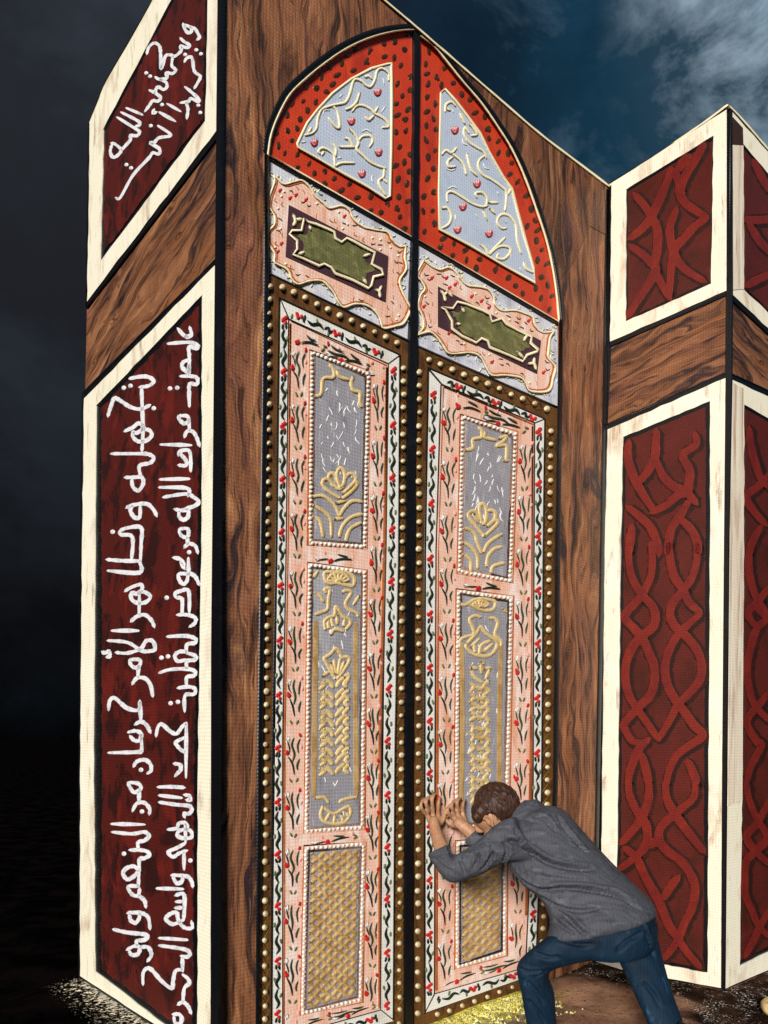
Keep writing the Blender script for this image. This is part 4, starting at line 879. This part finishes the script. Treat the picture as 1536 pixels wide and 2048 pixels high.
leaf_left(); leaf_right()

# ------------------------------------------------------------------ the man leaning on the door
FWD = Vector((-.907, .42, 0)).normalized(); LEFT = Vector((-.42, -.907, 0)).normalized()
def at_y(px, py, y): return O + ray(px, py) * y
def loft(v, f, secs, seg=20, power=2.3, sub=3):
    """closed tube through sections (edge px, edge px, depth, lateral half width)"""
    S = [(a[0], a[1], b[0], b[1], y, hw) for a, b, y, hw in secs]
    S = spline(S, sub); base = len(v)
    for ax, ay, bx, by, y, hw in S:
        A, B = at_y(ax, ay, y), at_y(bx, by, y); c = (A + B) / 2; u = (A - B) / 2
        for k in range(seg):
            t = 2 * math.pi * k / seg; cc, ss = math.cos(t), math.sin(t)
            cc = math.copysign(abs(cc) ** (2 / power), cc); ss = math.copysign(abs(ss) ** (2 / power), ss)
            v.append(c + u * cc + LEFT * hw * ss)
    n = len(S)
    for i in range(n - 1):
        for k in range(seg):
            j = (k + 1) % seg; f.append([base + i * seg + k, base + i * seg + j, base + (i + 1) * seg + j, base + (i + 1) * seg + k])
    f.append([base + k for k in reversed(range(seg))]); f.append([base + (n - 1) * seg + k for k in range(seg)])
def tube(v, f, pts, seg=10):
    """round tapering chain through 3-D points with radii, domed ends"""
    P = spline([(p.x, p.y, p.z, r) for p, r in pts], 4)
    q0, q1 = P[0], P[-1]
    def ext(a, b):
        d = Vector(a[:3]) - Vector(b[:3]); d.normalize()
        return [(*(Vector(a[:3]) + d * a[3] * k), a[3] * s) for k, s in ((.5, .86), (.85, .5), (1.0, .12))]
    P = list(reversed(ext(q0, P[1]))) + P + ext(q1, P[-2])
    base = len(v)
    for i, q in enumerate(P):
        d = Vector(P[min(i + 1, len(P) - 1)][:3]) - Vector(P[max(i - 1, 0)][:3]); d.normalize()
        u = d.orthogonal().normalized() if i == 0 else (uprev - d * uprev.dot(d)).normalized(); uprev = u
        w_ = d.cross(u)
        for k in range(seg):
            t = 2 * math.pi * k / seg; v.append(Vector(q[:3]) + (u * math.cos(t) + w_ * math.sin(t)) * q[3])
    n = len(P)
    for i in range(n - 1):
        for k in range(seg):
            j = (k + 1) % seg; f.append([base + i * seg + k, base + i * seg + j, base + (i + 1) * seg + j, base + (i + 1) * seg + k])
    f.append([base + k for k in reversed(range(seg))]); f.append([base + (n - 1) * seg + k for k in range(seg)])
def ball(v, f, c, axes, seg=20, rings=12):
    base = len(v); a, b, d = axes
    for i in range(1, rings):
        th = math.pi * i / rings
        for k in range(seg):
            ph = 2 * math.pi * k / seg
            v.append(c + a * math.sin(th) * math.cos(ph) + b * math.sin(th) * math.sin(ph) + d * math.cos(th))
    v.append(c + d); v.append(c - d); top, bot = len(v) - 2, len(v) - 1
    for i in range(rings - 2):
        for k in range(seg):
            j = (k + 1) % seg; f.append([base + i * seg + k, base + (i + 1) * seg + k, base + (i + 1) * seg + j, base + i * seg + j])
    for k in range(seg):
        j = (k + 1) % seg; f.append([base + k, base + j, top]); f.append([base + (rings - 2) * seg + j, base + (rings - 2) * seg + k, bot])
def fused(name, v, f, voxel, mat, parent, origin, smooth=6, folds=()):
    me = bpy.data.meshes.new(name); me.from_pydata(v, [], f); bm = bmesh.new(); bm.from_mesh(me); bmesh.ops.recalc_face_normals(bm, faces=bm.faces); bm.to_mesh(me); bm.free()
    o = bpy.data.objects.new(name, me); C.objects.link(o)
    rm = o.modifiers.new('r', 'REMESH'); rm.mode = 'VOXEL'; rm.voxel_size = voxel; rm.use_smooth_shade = True
    sm = o.modifiers.new('s', 'SMOOTH'); sm.iterations = smooth; sm.factor = .5
    dg = bpy.context.evaluated_depsgraph_get(); dg.update()
    m2 = bpy.data.meshes.new_from_object(o.evaluated_get(dg)); m2.name = name
    o.modifiers.clear(); o.data = m2; bpy.data.meshes.remove(me)
    if folds:
        bm = bmesh.new(); bm.from_mesh(m2); bm.normal_update(); tree = BVHTree.FromBMesh(bm)
        lines = []
        for pl, dep, wid in folds:
            L = []
            for q in spline(pl, 6):
                h = tree.ray_cast(O, ray(*q).normalized())
                if h[0]: L.append(h[0])
            if len(L) > 1: lines.append((L, dep, wid))
        mv = {}
        for L, dep, wid in lines:
            for vt in bm.verts:
                best = 9; bi = 0
                if min((vt.co - L[0]).length, (vt.co - L[len(L) // 2]).length, (vt.co - L[-1]).length) > .45: continue
                for i, p in enumerate(L):
                    dd = (vt.co - p).length
                    if dd < best: best = dd; bi = i
                if best < wid * 3.2:
                    k = math.sin(math.pi * (bi + .7) / (len(L) + .4)) ** .6
                    # a pressed-in crease with a raised roll of cloth above it
                    above = (vt.co - L[bi]).dot(Vector((.25, 0, .97)))
                    dep *= 1.0; s = -1.75 * dep * math.exp(-(best / wid) ** 2) + (.75 * dep * math.exp(-((best - 1.5 * wid) / wid) ** 2) if above > 0 else .15 * dep * math.exp(-((best - 1.5 * wid) / wid) ** 2))
                    mv[vt] = mv.get(vt, 0) + s * k
        for vt, s in mv.items(): vt.co += vt.normal * s
        bm.to_mesh(m2); bm.free()
    for vt in m2.vertices: vt.co -= origin
    m2.materials.clear(); m2.materials.append(mat)
    for p in m2.polygons: p.use_smooth = True; p.material_index = 0
    if parent: o.parent = parent
    else: o.location = origin
    return o
def crop(l, ox, oy, sc): return [(ox + x / sc, oy + y / sc) for x, y in l]

def build_person():
    SKIN = paint('skin', 'ab7d5d', [('9a6a4c', 14, (1, 1, 1), .52, .66, .6), ('d2a784', 18, (1, 1, 1), .56, .68, .6)], .14, .5, .35, uv=False)
    SHIRT = paint('slate_shirt', '4a4b52', [('3a3b41', 9, (1, 1, 2), .5, .64, .8), ('62646c', 14, (1, 1, 3), .56, .68, .7)], .3, .7, .2, uv=False)
    JEANS = paint('blue_jeans', '0d2538', [('091a2a', 8, (1, 1, 1), .5, .62, .85), ('2c5672', 12, (2, 2, .6), .6, .72, .8)], .3, .7, .2, uv=False)
    HAIR = paint('brown_hair', '3f2416', [('1e100a', 60, (1, 1, .3), .5, .6, .85), ('4f2f1c', 52, (1, 1, .25), .57, .67, .8)], .2, .55, .35, uv=False)
    SHOE = paint('dark_shoe', '15110f', [], .1, .5, .4, uv=False)
    foot = at_y(1200, 2100, 3.5); org = Vector((foot.x, foot.y, 0))
    me_v, me_f = [], []
    v, f = me_v, me_f
    # ---- body: legs, torso, arms, neck, head as one skin
    P = at_y
    loft(v, f, [((1100, 1650), (1045, 1695), 3.70, .11), ((1155, 1690), (1090, 1750), 3.66, .13), ((1215, 1750), (1135, 1805), 3.6, .12), ((1268, 1820), (1180, 1846), 3.53, .12), ((1280, 1850), (1200, 1862), 3.52, .11)])
    tube(v, f, [(P(1235, 1855, 3.44), .06), (P(1150, 1893, 3.45), .055), (P(1068, 1940, 3.49), .036), (P(1076, 2000, 3.52), .03), (P(1086, 2056, 3.55), .028)])
    tube(v, f, [(P(1268, 1860, 3.58), .06), (P(1288, 1930, 3.56), .05), (P(1312, 1995, 3.54), .042), (P(1338, 2070, 3.52), .038), (P(1358, 2112, 3.48), .036)])
    tube(v, f, [(P(1050, 1680, 3.57), .055), (P(985, 1705, 3.56), .048), (P(912, 1738, 3.6), .04), (P(885, 1700, 3.68), .038), (P(871, 1662, 3.76), .03), (P(868, 1642, 3.79), .026)])
    tube(v, f, [(P(1080, 1650, 3.84), .055), (P(1020, 1680, 3.86), .045), (P(968, 1688, 3.87), .04), (P(940, 1664, 3.88), .036), (P(918, 1646, 3.89), .028)])
    tube(v, f, [(P(1085, 1655, 3.70), .07), (P(1040, 1635, 3.71), .062), (P(1010, 1622, 3.72), .06)])
    # head: bowed, face towards the door
    hc = P(981, 1629, 3.73); fw = (FWD * .72 + Vector((0, 0, -.69))).normalized(); up = (FWD * .69 + Vector((0, 0, .72))).normalized(); hq = P(994, 1611, 3.74)
    ball(v, f, hc, (fw * .088, LEFT * .078, up * .095)); ball(v, f, hq, (fw * .09, LEFT * .08, up * .09))
    ball(v, f, hc + fw * .036 - up * .05, (fw * .05, LEFT * .05, up * .052), 14, 8)       # jaw
    tube(v, f, [(hc + fw * .082 + up * .02, .012), (hc + fw * .102 - up * .012, .014), (hc + fw * .09 - up * .03, .012)], 8)  # nose
    for sx in (1, -1):
        tube(v, f, [(hc + fw * .074 + up * .03 + LEFT * .018 * sx, .011), (hc + fw * .066 + up * .03 + LEFT * .046 * sx, .009)], 8)   # brow
        tube(v, f, [(hc + fw * .095 - up * .062 + LEFT * .0 * sx, .009), (hc + fw * .088 - up * .06 + LEFT * .022 * sx, .007)], 8)   # lips
        e = hc + LEFT * .088 * sx - up * .034 + fw * .004
        ball(v, f, e, (fw * .015, LEFT * .009, up * .026), 12, 8)
        tube(v, f, [(e + up * .026 + fw * .012 + LEFT * .008 * sx, .006), (e + up * .03 - fw * .012 + LEFT * .012 * sx, .006), (e - fw * .02 + LEFT * .012 * sx, .006), (e - up * .03 + LEFT * .006 * sx, .007)], 8)
    # hands flat against the door: palm, four bent fingers, thumb
    def dp(px, py, off): return WM.at((px, py), off)
    def hand(palm, fingers, thumb):
        for seg in palm: tube(v, f, [(dp(*p[:3]), p[3]) for p in seg], 10)
        for fg in fingers: tube(v, f, [(dp(*p[:3]), p[3]) for p in fg], 8)
        tube(v, f, [(dp(*p[:3]), p[3]) for p in thumb], 8)
    hand([[(868, 1652, .03, .024), (855, 1632, .02, .014), (851, 1624, .022, .012)], [(869, 1650, .03, .024), (866, 1630, .02, .014), (864, 1620, .022, .012)], [(871, 1652, .03, .024), (876, 1634, .02, .014), (876, 1624, .022, .012)]],
         [[(849, 1626, .022, .011), (842, 1613, .034, .010), (845, 1601, .022, .0085), (850, 1597, .008, .0075)],
          [(857, 1622, .022, .0115), (852, 1606, .036, .0105), (857, 1595, .022, .009), (861, 1592, .008, .0078)],
          [(866, 1620, .022, .0115), (864, 1602, .036, .0105), (868, 1591, .022, .009), (871, 1588, .008, .0078)],
          [(876, 1624, .022, .011), (877, 1607, .034, .010), (879, 1597, .022, .0085), (880, 1594, .008, .0075)]],
         [(878, 1650, .035, .015), (887, 1638, .036, .013), (889, 1622, .022, .010), (886, 1612, .01, .0085)])
    hand([[(922, 1650, -.0 + .05, .024), (908, 1636, .03, .015), (902, 1630, .026, .012)], [(924, 1648, .05, .024), (916, 1630, .03, .015), (912, 1622, .026, .012)], [(928, 1648, .05, .024), (926, 1630, .03, .014), (924, 1620, .026, .012)]],
         [[(902, 1633, .026, .011), (895, 1622, .04, .010), (899, 1612, .026, .0085), (904, 1609, .008, .0075)],
          [(908, 1627, .026, .0115), (903, 1612, .042, .0105), (908, 1602, .026, .009), (912, 1600, .008, .0078)],
          [(917, 1622, .026, .0115), (914, 1606, .042, .0105), (919, 1598, .026, .009), (922, 1597, .008, .0078)],
          [(926, 1622, .026, .011), (926, 1609, .04, .010), (929, 1602, .026, .0085), (931, 1600, .008, .0075)]],
         [(912, 1652, .055, .015), (900, 1648, .05, .013), (893, 1640, .03, .010), (891, 1633, .012, .0085)])
    body = fused('person', v, f, .0052, SKIN, None, org, 2)
    tag(body, 'man in grey shirt and dark blue jeans leaning both hands and head against the doors', 'person')
    # ---- shirt
    v, f = [], []
    loft(v, f, [((1062, 1614), (1024, 1652), 3.71, .07), ((1092, 1611), (1012, 1690), 3.70, .17), ((1126, 1621), (1018, 1722), 3.69, .205), ((1172, 1672), (1050, 1768), 3.65, .2), ((1224, 1728), (1084, 1796), 3.6, .185), ((1270, 1772), (1101, 1832), 3.56, .185), ((1300, 1802), (1100, 1853), 3.53, .2), ((1313, 1824), (1096, 1870), 3.52, .208), ((1310, 1836), (1108, 1876), 3.52, .205)], 28, 2.2)
    loft(v, f, [((1030, 1632), (1075, 1722), 3.53, .085), ((1002, 1642), (1030, 1722), 3.51, .085), ((975, 1664), (1005, 1727), 3.52, .078), ((945, 1690), (965, 1748), 3.55, .07), ((921, 1704), (930, 1760), 3.57, .066), ((905, 1712), (903, 1765), 3.59, .064), ((898, 1700), (880, 1744), 3.62, .06), ((897, 1688), (856, 1708), 3.66, .058)], 22, 2.2)
    loft(v, f, [((1060, 1625), (1075, 1690), 3.84, .07), ((1010, 1650), (1030, 1710), 3.86, .065), ((975, 1658), (985, 1712), 3.87, .06), ((962, 1656), (948, 1700), 3.87, .055), ((957, 1656), (930, 1684), 3.88, .052)], 20, 2.2)
    # collar rolled round the neck
    tube(v, f, [(P(1024, 1650, 3.62), .018), (P(1034, 1626, 3.64), .02), (P(1052, 1608, 3.70), .022), (P(1050, 1612, 3.77), .02)], 10)
    tube(v, f, [(P(1034, 1640, 3.62), .024), (P(1062, 1612, 3.66), .03), (P(1074, 1610, 3.74), .026)], 10)
    c7 = lambda l: crop(l, 960, 1540, 2.667); c8 = lambda l: crop(l, 820, 1550, 5.12)
    FO = [(c7([(190, 320), (260, 420), (360, 490), (480, 520), (600, 530)]), .026, .013), (c7([(150, 385), (210, 395), (270, 430)]), .018, .010), (c7([(160, 510), (230, 590), (330, 640), (450, 630), (560, 635), (700, 660), (820, 700)]), .026, .012),
          (c7([(290, 240), (350, 262), (400, 320)]), .02, .011), (c7([(390, 740), (470, 790), (540, 860), (580, 880)]), .022, .011), (c7([(330, 680), (420, 730), (520, 750), (620, 740)]), .018, .010), (c7([(420, 250), (470, 330), (560, 430)]), .014, .012), (c7([(400, 800), (450, 840), (500, 870)]), .015, .009), (c7([(690, 640), (760, 680), (850, 740)]), .016, .010), (c7([(300, 560), (420, 580), (560, 590)]), .010, .010),
          (c8([(700, 810), (690, 880), (650, 960)]), .016, .009), (c8([(850, 800), (810, 880), (740, 970)]), .018, .009), (c8([(510, 840), (530, 920), (570, 1010)]), .018, .009), (c8([(600, 760), (700, 730), (820, 690)]), .014, .009), (c8([(990, 665), (1110, 680), (1250, 790), (1400, 890)]), .02, .011), (c8([(240, 850), (330, 930), (430, 990)]), .012, .008), (c8([(390, 700), (400, 780), (440, 850)]), .014, .008), (c8([(830, 560), (810, 640), (800, 740)]), .018, .010), (c8([(930, 920), (1000, 780), (960, 700)]), .016, .010)]
    fused('shirt', v, f, .0085, SHIRT, body, org, 5, FO)
    # ---- jeans
    v, f = [], []
    loft(v, f, [((1300, 1806), (1130, 1846), 3.52, .17), ((1314, 1846), (1118, 1872), 3.51, .175), ((1316, 1880), (1150, 1906), 3.51, .17), ((1300, 1906), (1200, 1912), 3.51, .155)], 24, 2.3)
    loft(v, f, [((1240, 1860), (1272, 1906), 3.46, .075), ((1185, 1858), (1215, 1915), 3.44, .082), ((1110, 1866), (1160, 1924), 3.43, .085), ((1060, 1900), (1110, 1938), 3.46, .078), ((1036, 1926), (1096, 1952), 3.48, .07), ((1037, 1955), (1100, 1966), 3.49, .068), ((1044, 1985), (1108, 1990), 3.5, .068), ((1053, 2040), (1112, 2042), 3.53, .062), ((1062, 2072), (1114, 2072), 3.54, .058)], 22, 2.3)
    loft(v, f, [((1312, 1850), (1220, 1870), 3.58, .09), ((1318, 1885), (1233, 1908), 3.57, .09), ((1334, 1950), (1257, 1962), 3.55, .078), ((1350, 2000), (1279, 2008), 3.53, .07), ((1368, 2050), (1300, 2056), 3.51, .066), ((1382, 2098), (1326, 2106), 3.5, .06)], 22, 2.3)
    FJ = [(c7([(300, 975), (360, 1000), (420, 1000)]), .016, .009), (c7([(210, 1060), (260, 1075), (330, 1070)]), .016, .008), (c7([(740, 960), (780, 920), (860, 870)]), .02, .012), (c7([(240, 1120), (300, 1180), (340, 1240)]), .013, .009), (c7([(260, 1230), (320, 1300), (350, 1350)]), .013, .009), (c7([(880, 1140), (930, 1200), (960, 1260)]), .013, .009), (c7([(860, 800), (900, 900), (930, 1000)]), .012, .01), (c7([(430, 900), (520, 930), (600, 930)]), .012, .01), (c7([(360, 1060), (330, 1090), (300, 1100)]), .014, .008)]
    fused('jeans', v, f, .0085, JEANS, body, org, 5, FJ)
    # ---- hair: cap over crown, back and temples, with combed locks
    v, f = [], []
    ball(v, f, hq, (fw * .112, LEFT * .1, up * .116), 24, 14)
    ball(v, f, hq - fw * .02 - up * .03, (fw * .085, LEFT * .09, up * .085), 18, 10)
    ball(v, f, P(968, 1621, 3.73), (fw * .062, LEFT * .092, up * .062), 16, 9); ball(v, f, P(961, 1632, 3.73), (fw * .035, LEFT * .09, up * .04), 16, 9)
    ctr = hq
    for i in range(150):
        a, e = random.uniform(0, 6.28), random.uniform(-.5, 1.5)
        dirs = (up * math.sin(e) + (LEFT * math.cos(a) - fw * math.sin(a)) * math.cos(e))
        if dirs.dot(up) < -.55: continue
        p = ctr + fw * dirs.dot(fw) * .112 + LEFT * dirs.dot(LEFT) * .1 + up * dirs.dot(up) * .116
        tdir = (-up + fw * .5 * R(1) + LEFT * .4 * R(1)); tdir = (tdir - dirs * tdir.dot(dirs)).normalized()
        tube(v, f, [(p - tdir * .018, .003), (p + dirs * .002, .006), (p + tdir * .022 - dirs * .003, .0025)], 6)
    hair = fused('hair', v, f, .0042, HAIR, body, org, 1)
    # combed strands running back from the crown over the cap
    mb = MB(); HS = [paint('dark_strand', '26140c', [], .05, .5, .4, uv=False), paint('light_strand', '4c2d1b', [], .05, .5, .4, uv=False), HAIR]
    crown = (up * .8 - fw * .6).normalized()
    for i in range(620):
        d0 = Vector((random.gauss(0, 1), random.gauss(0, 1), random.gauss(0, 1))).normalized()
        if d0.dot(LEFT) < -.3 or d0.dot(up) < -.62: continue
        sv, sf = [], []; pts = []; dd = d0
        for k in range(5):
            e = Vector((dd.dot(fw) * .113, dd.dot(LEFT) * .101, dd.dot(up) * .117))
            pts.append((hq + fw * e.x + LEFT * e.y + up * e.z + dd * .0015, .0021 * (1 - .17 * k)))
            tg = -crown + fw * .25 + up * -.2 + Vector((R(.3), R(.3), R(.3))); tg = tg - dd * tg.dot(dd)
            if tg.length < .05: break
            dd = (dd + tg.normalized() * .085).normalized()
        if len(pts) < 3: continue
        tube(sv, sf, pts, 4); mb.add(sv, sf, random.choice(HS), None, True)
    ROOTLOC[hair.name] = org; mb.build('hair_strands', hair)
    for (x, y, d) in ((1083, 2072, 3.545), (1360, 2120, 3.47)):
        v, f = [], []
        a = P(x, y, d); gzv = gz(a.x, a.y); b0 = Vector((a.x, a.y, gzv))
        tube(v, f, [(b0 - FWD * .04 + Vector((0, 0, .05)), .045), (b0 + FWD * .06 + Vector((0, 0, .045)), .045), (b0 + FWD * .19 + Vector((0, 0, .032)), .034)], 12)
        tube(v, f, [(b0 + Vector((0, 0, .06)), .042), (b0 + Vector((0, 0, .12)), .042)], 12)
        fused('shoe', v, f, .007, SHOE, body, org, 3)
build_person()

# ------------------------------------------------------------------ small things on the ground
def build_stone():
    v, f = [], []
    c = at_y(1548, 2005, 1506 * H / (2040 - 1485)); c.z = gz(c.x, c.y) + .045
    ball(v, f, c, (Vector((.062, 0, 0)), Vector((0, .07, 0)), Vector((0, 0, .055))), 18, 12)
    for i in range(6): ball(v, f, c + Vector((R(.04), R(.04), R(.02))), (Vector((.035, 0, 0)), Vector((0, .035, .01)), Vector((0, 0, .03))), 10, 7)
    m = paint('ochre_stone', 'd9bd84', [('8a5a34', 12, (1, 1, 1), .5, .6, .85), ('efe0b4', 14, (1, 1, 1), .56, .66, .7)], .1, .7, .2, uv=False)
    o = fused('stone', v, f, .006, m, None, c, 1)
    tag(o, 'small ochre stone on the dark ground at the right edge of the photo', 'stone')
build_stone()

def build_moss():
    """yellow moss growing along the foot of the right door leaf"""
    mb = MB()
    ys = [paint('yellow_moss', 'd8c94a', [('f0e690', 30, (1, 1, 1), .5, .62, .8)], .1, .9, .1, uv=False), paint('olive_moss', '9b9440', [('6c6a34', 30, (1, 1, 1), .5, .62, .8)], .1, .9, .1, uv=False), paint('pale_moss', 'eee6b0', [], .1, .9, .1, uv=False), paint('grey_moss', '6b6656', [], .1, .9, .1, uv=False)]
    a, b_ = WM.at((840, 2052), .02), WM.at((1046, 1979), .02)
    for i in range(8500):
        k = random.random(); off = abs(random.gauss(0, .07)) if random.random() < .8 else random.uniform(0, .4)
        p = a.lerp(b_, k * 1.06 - .03) + WM.n * off
        if noise.noise((p.x * 14, p.y * 14, 0)) < -.15 + off * .6: continue
        z = gz(p.x, p.y); s = random.uniform(.004, .010); an = random.uniform(0, 6.28); t = Vector((math.cos(an), math.sin(an), 0)) * s; u = Vector((-t.y, t.x, 0)) * .6
        h = random.uniform(.004, .014); lean = Vector((R(.006), R(.006), h))
        q = Vector((p.x, p.y, z))
        mi = random.random(); m = ys[0] if mi < .5 - off else ys[2] if mi < .62 else ys[1] if mi < .85 else ys[3]
        mb.add([q - t, q + u, q + t, q - u, q + lean], [[0, 1, 4], [1, 2, 4], [2, 3, 4], [3, 0, 4]], m)
    tag(mb.build('yellow_moss'), 'yellow green moss spread along the foot of the right door leaf', 'moss', None, 'stuff')
build_moss()
